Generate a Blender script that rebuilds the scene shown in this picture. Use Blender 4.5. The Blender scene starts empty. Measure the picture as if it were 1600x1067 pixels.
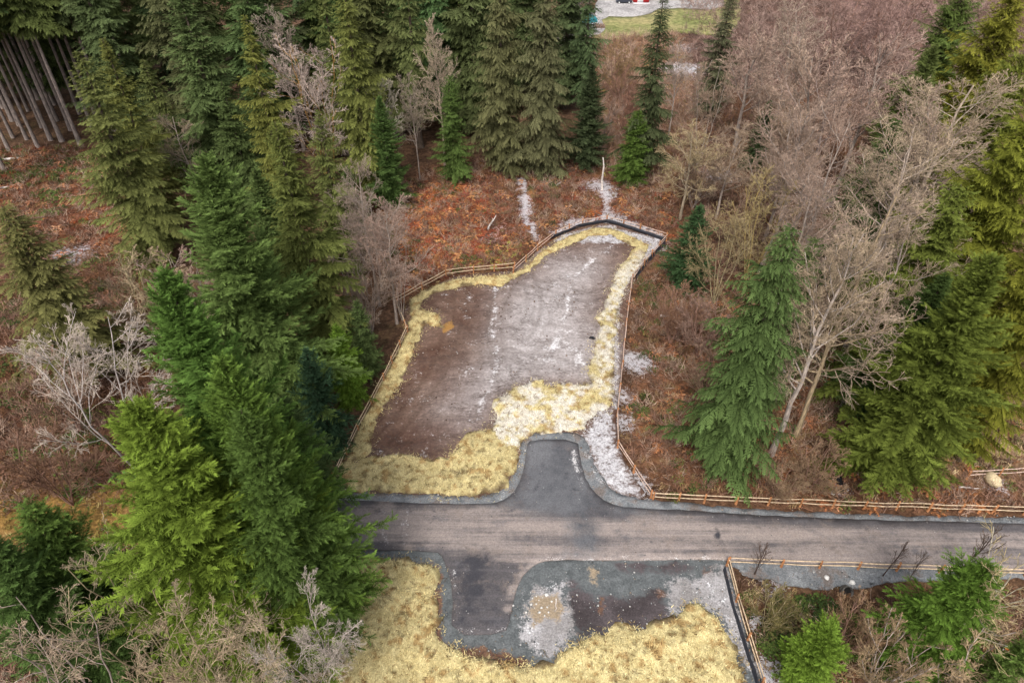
import bpy, math, random
import numpy as np
from mathutils import Vector
from mathutils.geometry import delaunay_2d_cdt

R_ = math.radians
scene = bpy.context.scene
col = scene.collection
rng0 = np.random.default_rng(11)

# ------------------------------------------------------------------ camera model
CAM_H, PITCH, F = 50.0, R_(40.0), 1067.0          # metres, below horizon, px of a 1600 px wide photo
CP, SP = math.cos(PITCH), math.sin(PITCH)

def ray(u, v):
    dx, dy = (u - 800.0) / F, (533.5 - v) / F
    return np.array([dx, CP + SP * dy, -SP + CP * dy])

def gp(u, v, z=0.0):
    """ground point seen at photo position u, v"""
    d = ray(u, v)
    t = (z - CAM_H) / d[2]
    return np.array([d[0] * t, d[1] * t])

def poly(*pts):
    return np.array([gp(u, v) for u, v in pts])

def top_height(tu, tv, bv):
    """tree whose tip is seen at tu,tv and whose foot lies at picture row bv -> x, y, height"""
    nad = 533.5 + F / math.tan(PITCH)
    bu = tu + (800.0 - tu) * (bv - tv) / (nad - tv)
    b = gp(bu, bv)
    d = ray(tu, tv)
    t = math.hypot(b[0], b[1]) / math.hypot(d[0], d[1])
    return b[0], b[1], CAM_H + d[2] * t

# ------------------------------------------------------------------ numpy helpers
def _hash(i, j, seed):
    n = (i * 374761393 + j * 668265263 + seed * 974711) & 0xFFFFFFFF
    n = ((n ^ (n >> 13)) * 1274126177) & 0xFFFFFFFF
    return ((n ^ (n >> 16)) & 0xFFFF) / 65535.0

def vnoise(x, y, scale=1.0, seed=0, octaves=3):
    x = np.asarray(x, float) * scale; y = np.asarray(y, float) * scale
    out = np.zeros_like(x); amp, tot = 1.0, 0.0
    for o in range(octaves):
        xi = np.floor(x).astype(np.int64); yi = np.floor(y).astype(np.int64)
        fx = x - xi; fy = y - yi
        fx = fx * fx * (3 - 2 * fx); fy = fy * fy * (3 - 2 * fy)
        a = _hash(xi, yi, seed + o); b = _hash(xi + 1, yi, seed + o)
        c = _hash(xi, yi + 1, seed + o); d = _hash(xi + 1, yi + 1, seed + o)
        out += amp * ((a * (1 - fx) + b * fx) * (1 - fy) + (c * (1 - fx) + d * fx) * fy)
        tot += amp; amp *= 0.5; x = x * 2.03 + 7.1; y = y * 2.03 + 3.7
    return out / tot

def sdist(P, poly_):
    """signed distance to a polygon, negative inside"""
    P = np.asarray(P, float); A = poly_; B = np.roll(poly_, -1, 0)
    best = np.full(len(P), 1e18); inside = np.zeros(len(P), bool)
    for a, b in zip(A, B):
        e = b - a; w = P - a
        t = np.clip((w @ e) / max(e @ e, 1e-12), 0, 1)
        best = np.minimum(best, ((w - t[:, None] * e) ** 2).sum(1))
        c = ((a[1] <= P[:, 1]) != (b[1] <= P[:, 1]))
        with np.errstate(divide='ignore', invalid='ignore'):
            xi = a[0] + (P[:, 1] - a[1]) * e[0] / (e[1] if e[1] != 0 else 1e-12)
        inside ^= c & (P[:, 0] < xi)
    d = np.sqrt(best)
    return np.where(inside, -d, d)

def ldist(P, line):
    best = np.full(len(P), 1e18)
    for a, b in zip(line[:-1], line[1:]):
        e = b - a; w = P - a
        t = np.clip((w @ e) / max(e @ e, 1e-12), 0, 1)
        best = np.minimum(best, ((w - t[:, None] * e) ** 2).sum(1))
    return np.sqrt(best)

def sstep(a, b, x):
    t = np.clip((x - a) / (b - a), 0, 1)
    return t * t * (3 - 2 * t)

def chaikin(p, n=1, closed=True):
    for _ in range(n):
        q = np.roll(p, -1, 0)
        p2 = np.empty((len(p) * 2, 2))
        p2[0::2] = p * .75 + q * .25; p2[1::2] = p * .25 + q * .75
        p = p2
    return p

def densify(p, step, closed=True):
    out = []
    n = len(p) if closed else len(p) - 1
    for i in range(n):
        a, b = p[i], p[(i + 1) % len(p)]
        k = max(1, int(np.linalg.norm(b - a) / step))
        for j in range(k):
            out.append(a + (b - a) * j / k)
    if not closed: out.append(p[-1])
    return np.array(out)

def mesh_np(name, V, faces, attrs=None, colattrs=None, smooth=False):
    """V (n,3); faces: list of int arrays, each (m,k)"""
    me = bpy.data.meshes.new(name)
    V = np.asarray(V, np.float32)
    me.vertices.add(len(V)); me.vertices.foreach_set('co', V.ravel())
    faces = [np.asarray(f, np.int32) for f in faces if len(f)]
    nl = sum(f.size for f in faces); nf = sum(len(f) for f in faces)
    me.loops.add(nl); me.polygons.add(nf)
    me.loops.foreach_set('vertex_index', np.concatenate([f.ravel() for f in faces]))
    tot = np.concatenate([np.full(len(f), f.shape[1], np.int32) for f in faces])
    st = np.concatenate([[0], np.cumsum(tot)[:-1]]).astype(np.int32)
    me.polygons.foreach_set('loop_start', st)
    if smooth: me.polygons.foreach_set('use_smooth', np.ones(nf, bool))
    me.update(calc_edges=True); me.validate()
    for k, a in (attrs or {}).items():
        at = me.attributes.new(k, 'FLOAT', 'POINT'); at.data.foreach_set('value', np.asarray(a, np.float32))
    for k, a in (colattrs or {}).items():
        a = np.asarray(a, np.float32)
        if a.shape[1] == 3: a = np.hstack([a, np.ones((len(a), 1), np.float32)])
        at = me.attributes.new(k, 'FLOAT_COLOR', 'POINT'); at.data.foreach_set('color', a.ravel())
    return me

def link(name, me, mat=None, parent=None):
    o = bpy.data.objects.new(name, me); col.objects.link(o)
    if mat is not None and not me.materials: me.materials.append(mat)
    if parent is not None: o.parent = parent
    return o

def tag(o, label=None, cat=None, group=None, kind=None):
    if label: o['label'] = label
    if cat: o['category'] = cat
    if group: o['group'] = group
    if kind: o['kind'] = kind
    return o

def empty(name, loc=(0, 0, 0), rz=0.0):
    o = bpy.data.objects.new(name, None); col.objects.link(o)
    o.location = loc; o.rotation_euler = (0, 0, rz); o.empty_display_size = .3
    return o

def tubes(P, Rr, sides=5, cap=False):
    """P (N,n,3) centre lines, Rr (N,n) radii -> V, F(quads)"""
    N, n, _ = P.shape
    T = np.gradient(P, axis=1)
    T /= np.linalg.norm(T, axis=2, keepdims=True) + 1e-9
    ref = np.where(np.abs(T[:, :, 2:3]) > .9, np.array([1., 0, 0]), np.array([0, 0, 1.]))
    A = np.cross(T, ref); A /= np.linalg.norm(A, axis=2, keepdims=True) + 1e-9
    B = np.cross(T, A)
    ang = np.arange(sides) * 2 * math.pi / sides
    V = P[:, :, None, :] + Rr[:, :, None, None] * (A[:, :, None, :] * np.cos(ang)[None, None, :, None] + B[:, :, None, :] * np.sin(ang)[None, None, :, None])
    idx = np.arange(N * n * sides).reshape(N, n, sides)
    a = idx[:, :-1, :]; b = np.roll(idx, -1, 2)[:, :-1, :]; c = np.roll(idx, -1, 2)[:, 1:, :]; d = idx[:, 1:, :]
    Fq = np.stack([a, b, c, d], -1).reshape(-1, 4)
    return V.reshape(-1, 3), Fq

class MB:
    """collects shapes into ONE mesh"""
    def __init__(s): s.V = []; s.F = {3: [], 4: []}; s.n = 0
    def add(s, V, F):
        V = np.asarray(V, float); F = np.asarray(F)
        s.V.append(V); s.F[F.shape[1]].append(F + s.n); s.n += len(V)
    def box(s, c, size, rz=0., bev=0.):
        x, y, z = np.array(size) / 2.
        V = np.array([[sx * x, sy * y, sz * z] for sz in (-1, 1) for sx, sy in ((-1, -1), (1, -1), (1, 1), (-1, 1))])
        cs, sn = math.cos(rz), math.sin(rz)
        V = V @ np.array([[cs, sn, 0], [-sn, cs, 0], [0, 0, 1]]) + np.array(c)
        s.add(V, [[0, 3, 2, 1], [4, 5, 6, 7], [0, 1, 5, 4], [1, 2, 6, 5], [2, 3, 7, 6], [3, 0, 4, 7]])
    def tube(s, pts, radii, sides=8):
        V, Fq = tubes(np.array([pts], float), np.array([radii], float), sides)
        s.add(V, Fq)
        n = len(pts)
        for ring, p in ((0, pts[0]), (n - 1, pts[-1])):
            b = s.n; s.V.append(np.array([p], float)); s.n += 1
            base = b - len(V) + ring * sides if ring == 0 else None
            st = b - (1 if ring else 0)
            first = (b - len(V)) if ring == 0 else (b - 1 - sides)
            s.F[3].append(np.array([[b, first + k, first + (k + 1) % sides] for k in range(sides)]))
    def build(s, name, mat, parent=None, smooth=False):
        V = np.concatenate(s.V)
        fs = [np.concatenate(s.F[k]) for k in (3, 4) if s.F[k]]
        return link(name, mesh_np(name, V, fs, smooth=smooth), mat, parent)

# ------------------------------------------------------------------ materials
class NT:
    def __init__(s, name):
        s.m = bpy.data.materials.new(name); s.m.use_nodes = True
        s.t = s.m.node_tree; s.t.nodes.clear()
        s.out = s.t.nodes.new('ShaderNodeOutputMaterial')
        s.co = s.t.nodes.new('ShaderNodeTexCoord').outputs['Object']
    def n(s, typ, **kw):
        nd = s.t.nodes.new(typ)
        for k, v in kw.items(): setattr(nd, k, v)
        return nd
    def put(s, sock, v):
        if isinstance(v, bpy.types.NodeSocket): s.t.links.new(v, sock)
        else:
            if hasattr(sock.default_value, '__len__') and not isinstance(v, (int, float)):
                v = tuple(v)
                if len(sock.default_value) == 4 and len(v) == 3: v = v + (1,)
                sock.default_value = v
            else: sock.default_value = v
    def mapping(s, scale=(1, 1, 1), rot=(0, 0, 0), vec=None):
        nd = s.n('ShaderNodeMapping'); s.put(nd.inputs[0], vec or s.co)
        nd.inputs['Scale'].default_value = scale; nd.inputs['Rotation'].default_value = rot
        return nd.outputs[0]
    def noise(s, scale, detail=4, rough=.55, vec=None, dist=0.):
        nd = s.n('ShaderNodeTexNoise'); s.put(nd.inputs['Vector'], vec or s.co)
        nd.inputs['Scale'].default_value = scale; nd.inputs['Detail'].default_value = detail
        nd.inputs['Roughness'].default_value = rough; nd.inputs['Distortion'].default_value = dist
        return nd.outputs[0]
    def voro(s, scale, vec=None, feat='F1'):
        nd = s.n('ShaderNodeTexVoronoi', feature=feat); s.put(nd.inputs['Vector'], vec or s.co)
        nd.inputs['Scale'].default_value = scale
        return nd
    def attr(s, name, typ='GEOMETRY'):
        nd = s.n('ShaderNodeAttribute', attribute_name=name, attribute_type=typ)
        return nd
    def math(s, op, a, b=0., clamp=False):
        nd = s.n('ShaderNodeMath', operation=op, use_clamp=clamp)
        s.put(nd.inputs[0], a); s.put(nd.inputs[1], b)
        return nd.outputs[0]
    def rng(s, v, a, b, c=0., d=1., smooth=True):
        nd = s.n('ShaderNodeMapRange', interpolation_type='SMOOTHSTEP' if smooth else 'LINEAR')
        s.put(nd.inputs[0], v)
        for i, q in enumerate((a, b, c, d)): nd.inputs[1 + i].default_value = q
        return nd.outputs[0]
    def mix(s, f, a, b, mode='MIX'):
        nd = s.n('ShaderNodeMix', data_type='RGBA', blend_type=mode)
        s.put(nd.inputs[0], f); s.put(nd.inputs[6], a); s.put(nd.inputs[7], b)
        return nd.outputs[2]
    def bump(s, h, strength=.5, dist=.1):
        nd = s.n('ShaderNodeBump'); s.put(nd.inputs['Height'], h)
        nd.inputs['Strength'].default_value = strength; nd.inputs['Distance'].default_value = dist
        return nd.outputs[0]
    def principled(s, c, rough=.9, normal=None, spec=.25, metal=0.):
        nd = s.n('ShaderNodeBsdfPrincipled')
        s.put(nd.inputs['Base Color'], c); s.put(nd.inputs['Roughness'], rough)
        nd.inputs['Specular IOR Level'].default_value = spec; nd.inputs['Metallic'].default_value = metal
        if normal is not None: s.put(nd.inputs['Normal'], normal)
        s.t.links.new(nd.outputs[0], s.out.inputs[0]); return s.m

def mat_foliage():
    k = NT('conifer_foliage')
    oc = k.n('ShaderNodeObjectInfo').outputs['Color']
    t = k.attr('tint').outputs['Fac']
    v = k.rng(t, 0, 1, .40, 1.95, False)  # lighter new tips; range widened to paint shade into gaps between boughs
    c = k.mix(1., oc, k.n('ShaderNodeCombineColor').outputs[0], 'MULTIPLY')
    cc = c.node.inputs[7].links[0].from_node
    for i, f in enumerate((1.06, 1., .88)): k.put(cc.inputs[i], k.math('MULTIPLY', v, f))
    d = k.n('ShaderNodeBsdfDiffuse'); k.put(d.inputs[0], c)
    tr = k.n('ShaderNodeBsdfTranslucent'); k.put(tr.inputs[0], c)
    mx = k.n('ShaderNodeMixShader'); mx.inputs[0].default_value = .24
    k.t.links.new(d.outputs[0], mx.inputs[1]); k.t.links.new(tr.outputs[0], mx.inputs[2])
    k.t.links.new(mx.outputs[0], k.out.inputs[0]); return k.m

def mat_bark(name='bark'):
    k = NT(name)
    oc = k.n('ShaderNodeObjectInfo').outputs['Color']
    n = k.noise(3., 4, .6, k.mapping((3, 3, .5)))
    c = k.mix(k.rng(n, .35, .7), k.mix(1., oc, (.55, .55, .55), 'MULTIPLY'), k.mix(1., oc, (1.25, 1.2, 1.15), 'MULTIPLY'))
    return k.principled(c, .95, k.bump(n, .5, .05), .1)

def mat_attrcol(name, rough=.9, transl=0.):
    k = NT(name)
    c = k.attr('Col').outputs['Color']
    n = k.noise(6., 3)
    c = k.mix(1., c, k.mix(k.rng(n, .3, .7), (.72, .72, .72), (1.22, 1.2, 1.15)), 'MULTIPLY')
    return k.principled(c, rough, None, .1)

def mat_plain(name, c, rough=.7, var=.2, scale=8., metal=0., spec=.3):
    k = NT(name)
    n = k.noise(scale, 4)
    a = tuple(x * (1 - var) for x in c); b = tuple(min(1, x * (1 + var)) for x in c)
    return k.principled(k.mix(k.rng(n, .3, .7), a, b), rough, k.bump(n, .2, .02), spec, metal)

def mat_ground():
    k = NT('forest_floor')
    c = k.attr('Col').outputs['Color']
    n1 = k.noise(.35, 6, .65); n2 = k.noise(2.2, 5, .7); n3 = k.noise(9., 3, .7)
    c = k.mix(1., c, k.mix(k.rng(n1, .35, .68), (.55, .52, .5), (1.35, 1.25, 1.15)), 'MULTIPLY')
    c = k.mix(1., c, k.mix(k.rng(n2, .3, .7), (.5, .47, .45), (1.5, 1.42, 1.35)), 'MULTIPLY')
    g = k.math('MULTIPLY', k.rng(k.noise(.22, 4), .52, .66), k.rng(n2, .4, .6))
    c = k.mix(k.math('MULTIPLY', g, .35), c, (.07, .085, .02))
    fr = k.attr('frost').outputs['Fac']
    f = k.rng(k.math('ADD', k.math('MULTIPLY', fr, 1.1), k.math('MULTIPLY', k.math('SUBTRACT', k.math('ADD', n2, n3), 1.), 2.2)), .62, 1.15)
    c = k.mix(k.math('MULTIPLY', f, .8), c, (.55, .54, .57))
    return k.principled(c, .95, k.bump(k.math('ADD', n2, k.math('MULTIPLY', n3, .5)), .9, .25), .1)

def mat_pad():
    k = NT('graded_dirt')
    warp = k.noise(.09, 3, .5)
    big = k.noise(.16, 5, .6); fine = k.noise(3.5, 5, .7); mid = k.noise(1.0, 5, .65)
    # machine tracks: noise stretched along two diagonal directions
    vv = k.n('ShaderNodeVectorMath', operation='ADD'); k.put(vv.inputs[0], k.co)
    wv = k.n('ShaderNodeVectorMath', operation='SCALE'); nz = k.n('ShaderNodeTexNoise'); nz.inputs['Scale'].default_value = .07
    k.put(nz.inputs['Vector'], k.co); k.put(wv.inputs[0], nz.outputs['Color']); wv.inputs['Scale'].default_value = 6.
    k.put(vv.inputs[1], wv.outputs[0])
    tr1 = k.noise(1.5, 4, .65, k.mapping((.22, 1.5, 1), (0, 0, R_(-48)), vv.outputs[0]))
    tr2 = k.noise(1.3, 4, .65, k.mapping((.22, 1.6, 1), (0, 0, R_(28)), vv.outputs[0]))
    rid1 = k.math('ABSOLUTE', k.math('SUBTRACT', tr1, .5)); rid2 = k.math('ABSOLUTE', k.math('SUBTRACT', tr2, .5))
    crack = k.math('MULTIPLY', k.math('MAXIMUM', k.rng(rid1, .0, .03, 1, 0), k.rng(rid2, 0, .024, 1, 0)), k.rng(k.noise(.4, 4), .44, .56))
    brown = k.mix(k.rng(big, .35, .65), (.100, .056, .041), (.165, .108, .083))
    fa = k.attr('frost').outputs['Fac']
    greyf = k.rng(k.math('ADD', fa, k.math('MULTIPLY', k.math('ADD', k.math('MULTIPLY', k.math('SUBTRACT', k.math('ADD', tr1, tr2), 1.), .55), k.math('MULTIPLY', k.math('SUBTRACT', big, .5), 2.0)))), .0, .95)
    c = k.mix(greyf, brown, (.345, .315, .31))
    c = k.mix(1., c, k.mix(k.rng(mid, .3, .7), (.8, .78, .77), (1.18, 1.18, 1.18)), 'MULTIPLY')
    c = k.mix(1., c, k.mix(k.rng(fine, .3, .72), (.78, .78, .78), (1.2, 1.2, 1.2)), 'MULTIPLY')
    c = k.mix(k.math('MULTIPLY', crack, .75), c, (.075, .055, .048))
    tk = k.math('MULTIPLY', k.attr('track').outputs['Fac'], k.rng(mid, .38, .58))
    c = k.mix(k.math('MULTIPLY', tk, .55), c, k.mix(1., c, (.45, .42, .40), 'MULTIPLY'))
    pl = k.attr('pale').outputs['Fac']
    c = k.mix(k.math('MULTIPLY', k.rng(k.math('ADD', pl, k.math('MULTIPLY', k.math('SUBTRACT', k.math('ADD', mid, fine), 1.), 1.3)), .3, .8), .9), c, k.mix(k.rng(k.noise(5., 5, .75), .35, .65), (.27, .26, .27), (.60, .59, .61)))
    w = k.attr('white').outputs['Fac']
    wf = k.rng(k.math('ADD', w, k.math('MULTIPLY', k.math('SUBTRACT', k.math('ADD', k.math('MULTIPLY', k.noise(.45, 2), 1.2), k.math('ADD', k.math('MULTIPLY', fine, 1.6), mid)), 1.9), 2.0)), .45, 1.35)
    c = k.mix(k.math('MULTIPLY', wf, .7), c, (.74, .73, .75))
    o = k.attr('rust').outputs['Fac']
    c = k.mix(k.math('MULTIPLY', k.rng(k.math('ADD', o, k.math('MULTIPLY', k.math('SUBTRACT', k.math('ADD', mid, fine), 1.), 1.3)), .4, .9), .85), c, (.32, .17, .05))
    peb = k.voro(2.6).outputs['Distance']
    c = k.mix(k.math('MULTIPLY', k.rng(peb, .04, .09, 1, 0), k.rng(k.noise(.8, 2), .5, .7)), c, (.42, .36, .32))
    h = k.math('ADD', k.math('MULTIPLY', k.math('ADD', tr1, tr2), .5), k.math('ADD', mid, k.math('MULTIPLY', fine, .6)))
    return k.principled(c, 1., k.bump(h, .55, .10), .05)

def mat_south():
    k = NT('compacted_gravel')
    big = k.noise(.3, 5, .6); mid = k.noise(1.3, 5, .65); fine = k.noise(7., 4, .7)
    c = k.mix(k.rng(mid, .3, .7), (.078, .085, .087), (.128, .136, .139))
    def zone(c, name, colr, amp=1.0, a=.4, b=.7):
        f = k.rng(k.math('ADD', k.attr(name).outputs['Fac'], k.math('ADD', k.math('MULTIPLY', k.math('SUBTRACT', mid, .5), amp), k.math('ADD', k.math('MULTIPLY', k.math('SUBTRACT', fine, .5), .6), k.math('MULTIPLY', k.math('SUBTRACT', k.noise(.55, 4), .5), 1.)))), a, b)
        return k.mix(f, c, colr)
    c = zone(c, 'dark', k.mix(k.rng(big, .35, .65), (.042, .034, .035), (.085, .070, .073)), .9)
    c = zone(c, 'rust', k.mix(k.rng(mid, .35, .65), (.07, .034, .024), (.15, .085, .055)), 1.3)
    c = zone(c, 'pale', k.mix(k.rng(big, .35, .65), (.21, .195, .19), (.36, .345, .35)), 1.2)
    c = zone(c, 'tan', (.27, .21, .145), 1.2)
    wf = k.rng(k.math('ADD', k.attr('white').outputs['Fac'], k.math('MULTIPLY', k.math('SUBTRACT', k.math('ADD', fine, mid), 1.), 1.7)), .55, .85)
    c = k.mix(wf, c, (.66, .66, .68))
    c = k.mix(1., c, k.mix(k.rng(fine, .3, .72), (.72, .72, .72), (1.28, 1.28, 1.28)), 'MULTIPLY')
    peb = k.voro(3.4).outputs['Distance']
    pf = k.math('MULTIPLY', k.rng(peb, .05, .1, 1, 0), k.rng(k.noise(1.1, 2), .48, .66))
    c = k.mix(pf, c, (.5, .48, .44))
    return k.principled(c, .92, k.bump(k.math('ADD', mid, k.math('MULTIPLY', fine, .5)), .6, .12), .15)

def mat_road():
    k = NT('asphalt_base')
    st = k.noise(1., 5, .65, k.mapping((.045, 1.1, 1)))
    st2 = k.noise(1., 4, .6, k.mapping((.12, 3.2, 1)))
    big = k.noise(.18, 5, .6); mid = k.noise(1.1, 5, .65); fine = k.noise(9., 4, .7)
    ta = k.attr('tan').outputs['Fac']; dk = k.attr('dark').outputs['Fac']
    tf = k.rng(k.math('ADD', ta, k.math('ADD', k.math('MULTIPLY', k.math('SUBTRACT', st, .5), 1.8), k.math('MULTIPLY', k.math('SUBTRACT', mid, .5), .7))), .25, .95)
    c = k.mix(tf, (.078, .071, .074), (.262, .218, .198))
    c = k.mix(k.math('MULTIPLY', k.rng(st2, .5, .66), .35), c, (.12, .108, .115))
    c = k.mix(k.math('MULTIPLY', k.rng(k.noise(.42, 6, .72, None, .6), .52, .64), .45), c, (.20, .158, .135))
    c = k.mix(k.math('MULTIPLY', k.rng(k.noise(.6, 6, .75, k.mapping((.5, 1, 1))), .56, .66), .5), c, (.105, .1, .108))
    df = k.rng(k.math('ADD', dk, k.math('ADD', k.math('MULTIPLY', k.math('SUBTRACT', mid, .5), .9), k.math('MULTIPLY', k.math('SUBTRACT', big, .5), 1.4))), .25, .95)
    c = k.mix(df, c, k.mix(k.rng(big, .35, .65), (.068, .070, .078), (.128, .128, .136)))
    bk = k.attr('black').outputs['Fac']
    bf = k.rng(k.math('ADD', bk, k.math('ADD', k.math('MULTIPLY', k.math('SUBTRACT', mid, .5), 1.5), k.math('MULTIPLY', k.math('SUBTRACT', st, .5), 1.))), .35, .95)
    c = k.mix(bf, c, (.040, .039, .046))
    w = k.attr('white').outputs['Fac']
    wf = k.rng(k.math('ADD', w, k.math('MULTIPLY', k.math('SUBTRACT', k.math('ADD', fine, mid), 1.), 1.4)), .5, .85)
    c = k.mix(wf, c, (.47, .45, .45))
    c = k.mix(1., c, k.mix(k.rng(fine, .3, .72), (.76, .76, .76), (1.24, 1.24, 1.24)), 'MULTIPLY')
    sp = k.voro(1.3).outputs['Distance']
    c = k.mix(k.math('MULTIPLY', k.rng(sp, .03, .07, 1, 0), k.rng(k.noise(.5, 2), .52, .66)), c, (.48, .46, .45))
    return k.principled(c, .82, k.bump(k.math('ADD', mid, fine), .35, .05), .3)

def mat_shoulder():
    k = NT('crushed_rock')
    mid = k.noise(.9, 5, .7); fine = k.noise(8., 4, .75)
    c = k.mix(k.rng(mid, .3, .7), (.14, .148, .156), (.26, .268, .276))
    c = k.mix(k.math('MULTIPLY', k.rng(k.noise(.45, 5, .7), .5, .62), .7), c, (.14, .10, .078))
    w = k.attr('white').outputs['Fac']
    wf = k.rng(k.math('ADD', w, k.math('MULTIPLY', k.math('SUBTRACT', k.math('ADD', fine, mid), 1.), 1.7)), .5, .85)
    c = k.mix(wf, c, (.66, .66, .68))
    c = k.mix(1., c, k.mix(k.rng(fine, .3, .72), (.65, .65, .65), (1.35, 1.35, 1.35)), 'MULTIPLY')
    return k.principled(c, .9, k.bump(k.math('ADD', mid, fine), .8, .15), .2)

def mat_straw():
    k = NT('straw')
    c = k.attr('Col').outputs['Color']
    mid = k.noise(1.7, 5, .7); fine = k.noise(11., 4, .7, k.mapping((1, .35, 1), (0, 0, .6)))
    c = k.mix(1., c, k.mix(k.rng(mid, .3, .66), (.78, .74, .66), (1.1, 1.1, 1.1)), 'MULTIPLY')
    c = k.mix(1., c, k.mix(k.rng(fine, .3, .7), (.72, .68, .6), (1.15, 1.15, 1.15)), 'MULTIPLY')
    return k.principled(c, .85, k.bump(k.math('ADD', mid, k.math('MULTIPLY', fine, .6)), .8, .16), .15)

def mat_flat_attr(name, base, alt, scale=.6, fr=(.62, .62, .66)):
    k = NT(name)
    n = k.noise(scale, 6, .65); f2 = k.noise(scale * 8, 4, .7)
    c = k.mix(k.rng(n, .35, .65), base, alt)
    c = k.mix(1., c, k.mix(k.rng(f2, .3, .7), (.7, .7, .7), (1.3, 1.3, 1.3)), 'MULTIPLY')
    return k.principled(c, .92, k.bump(f2, .5, .1), .15)

M_FOL = mat_foliage(); M_BARK = mat_bark(); M_TWIG = mat_bark('twig_bark')
M_GROUND = mat_ground(); M_PAD = mat_pad(); M_SOUTH = mat_south(); M_ROAD = mat_road()
M_SHO = mat_shoulder(); M_STRAW = mat_straw()
M_PLANT = mat_attrcol('plant_litter')
M_RAIL = mat_plain('split_cedar_rail', (.52, .39, .26), .75, .3, 5.)
M_RAILW = mat_plain('weathered_rail', (.50, .36, .29), .75, .3, 5.)
M_POST = mat_plain('split_cedar_post', (.33, .145, .06), .8, .35, 6.)
M_BLACK = mat_plain('black_fabric', (.022, .023, .03), .6, .35, 3.)

# ------------------------------------------------------------------ layout (photo points dropped on the ground)
PAD = poly((515, 765), (560, 680), (600, 606), (637, 524), (622, 482), (700, 434), (745, 427), (803, 424), (862, 374),
           (908, 354), (950, 347), (1000, 364), (1042, 377), (1004, 418), (985, 452), (976, 545), (966, 620), (962, 690),
           (985, 738), (1014, 780), (940, 788), (760, 788), (515, 788))
ROAD = poly((330, 776), (470, 781), (554, 783), (668, 788), (767, 789), (791, 781), (810, 762), (819, 730), (823, 700), (828, 688), (902, 688), (906, 712),
            (912, 742), (926, 769), (950, 788), (984, 795), (1070, 798), (1129, 803), (1335, 813), (1600, 819), (1760, 824), (2600, 850),
            (2600, 980), (1800, 903), (1600, 894), (1404, 888), (1266, 882), (1136, 876), (1070, 875), (926, 876), (857, 875), (838, 881), (826, 890), (815, 904), (806, 924),
            (798, 965), (789, 992), (705, 992), (708, 936), (704, 906), (693, 872), (680, 861), (571, 860), (470, 858), (330, 855))
SHO_N = poly((330, 765), (470, 769), (556, 771), (633, 771), (736, 777), (776, 773), (795, 758), (807, 734), (812, 700), (820, 676), (912, 676), (922, 706),
             (936, 740), (956, 766), (985, 778), (1070, 786), (1129, 793), (1335, 803), (1600, 809), (1760, 814), (2600, 838), (2600, 900), (1600, 850), (1000, 830), (860, 800), (700, 815), (330, 800))
SOUTH = poly((500, 858), (680, 858), (760, 880), (1000, 868), (1137, 872), (1150, 930), (1170, 1000), (1190, 1067), (1230, 1210), (500, 1210))
SHO_SE = poly((1137, 868), (1300, 878), (1600, 888), (1800, 895), (1800, 915), (1600, 903), (1420, 906), (1330, 918), (1260, 922), (1200, 906), (1150, 893))

STRAW_W = poly((546, 709), (560, 672), (589, 611), (617, 561), (639, 515), (641, 490), (639, 472), (660, 456), (699, 440), (749, 433), (796, 431),
               (820, 419), (842, 398), (870, 380), (895, 367), (927, 357), (956, 357), (991, 373), (1013, 383), (1005, 405), (991, 426), (977, 451),
               (966, 480), (963, 515), (959, 544), (959, 579), (959, 615), (952, 636), (934, 643), (920, 640), (922, 595), (917, 583), (924, 565),
               (927, 551), (929, 533), (938, 515), (933, 496), (945, 487), (947, 472), (956, 447), (966, 419), (981, 405), (993, 387), (977, 380),
               (956, 367), (920, 371), (892, 382), (856, 398), (842, 412), (810, 433), (785, 449), (749, 444), (699, 453), (671, 463), (657, 472),
               (657, 485), (685, 492), (692, 511), (664, 508), (657, 522), (639, 568), (617, 615), (585, 657), (578, 707), (570, 718), (546, 722))
STRAW_P = poly((774, 690), (771, 661), (774, 629), (806, 604), (842, 594), (856, 604), (885, 601), (920, 600), (945, 622), (948, 640), (931, 646), (918, 662), (910, 668),
               (878, 675), (835, 677), (812, 697), (790, 705))
STRAW_S = poly((530, 726), (571, 715), (633, 712), (678, 719), (702, 712), (728, 681), (767, 670), (782, 686), (810, 698), (809, 734), (793, 756),
               (776, 771), (736, 776), (633, 770), (556, 769), (522, 757))
STRAW_A = poly((500, 873), (599, 873), (650, 878), (681, 887), (685, 913), (678, 941), (685, 975), (681, 1003), (712, 1010), (736, 1025), (788, 1034),
               (826, 1040), (864, 1037), (874, 1020), (895, 1006), (919, 996), (943, 992), (967, 975), (1005, 985), (1046, 966), (1062, 962), (1077, 946),
               (1094, 946), (1105, 961), (1122, 965), (1132, 989), (1143, 1010), (1160, 1040), (1166, 1070), (1180, 1200), (500, 1200))
WHITEZ = poly((760, 690), (765, 640), (800, 598), (845, 588), (925, 600), (928, 560), (935, 500), (960, 430), (1000, 395), (1020, 420), (985, 480), (975, 600), (955, 660), (900, 690), (810, 712))
CLEAR = [PAD, ROAD, SHO_N, SOUTH, SHO_SE]

def clear_sd(P):
    d = np.full(len(P), 1e9)
    for q in CLEAR: d = np.minimum(d, sdist(P, q))
    return d

def zone_attr(P, zs, soft=1.0):
    a = np.zeros(len(P))
    for z in zs: a = np.maximum(a, sstep(soft, -soft, sdist(P, z)))
    return a

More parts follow.
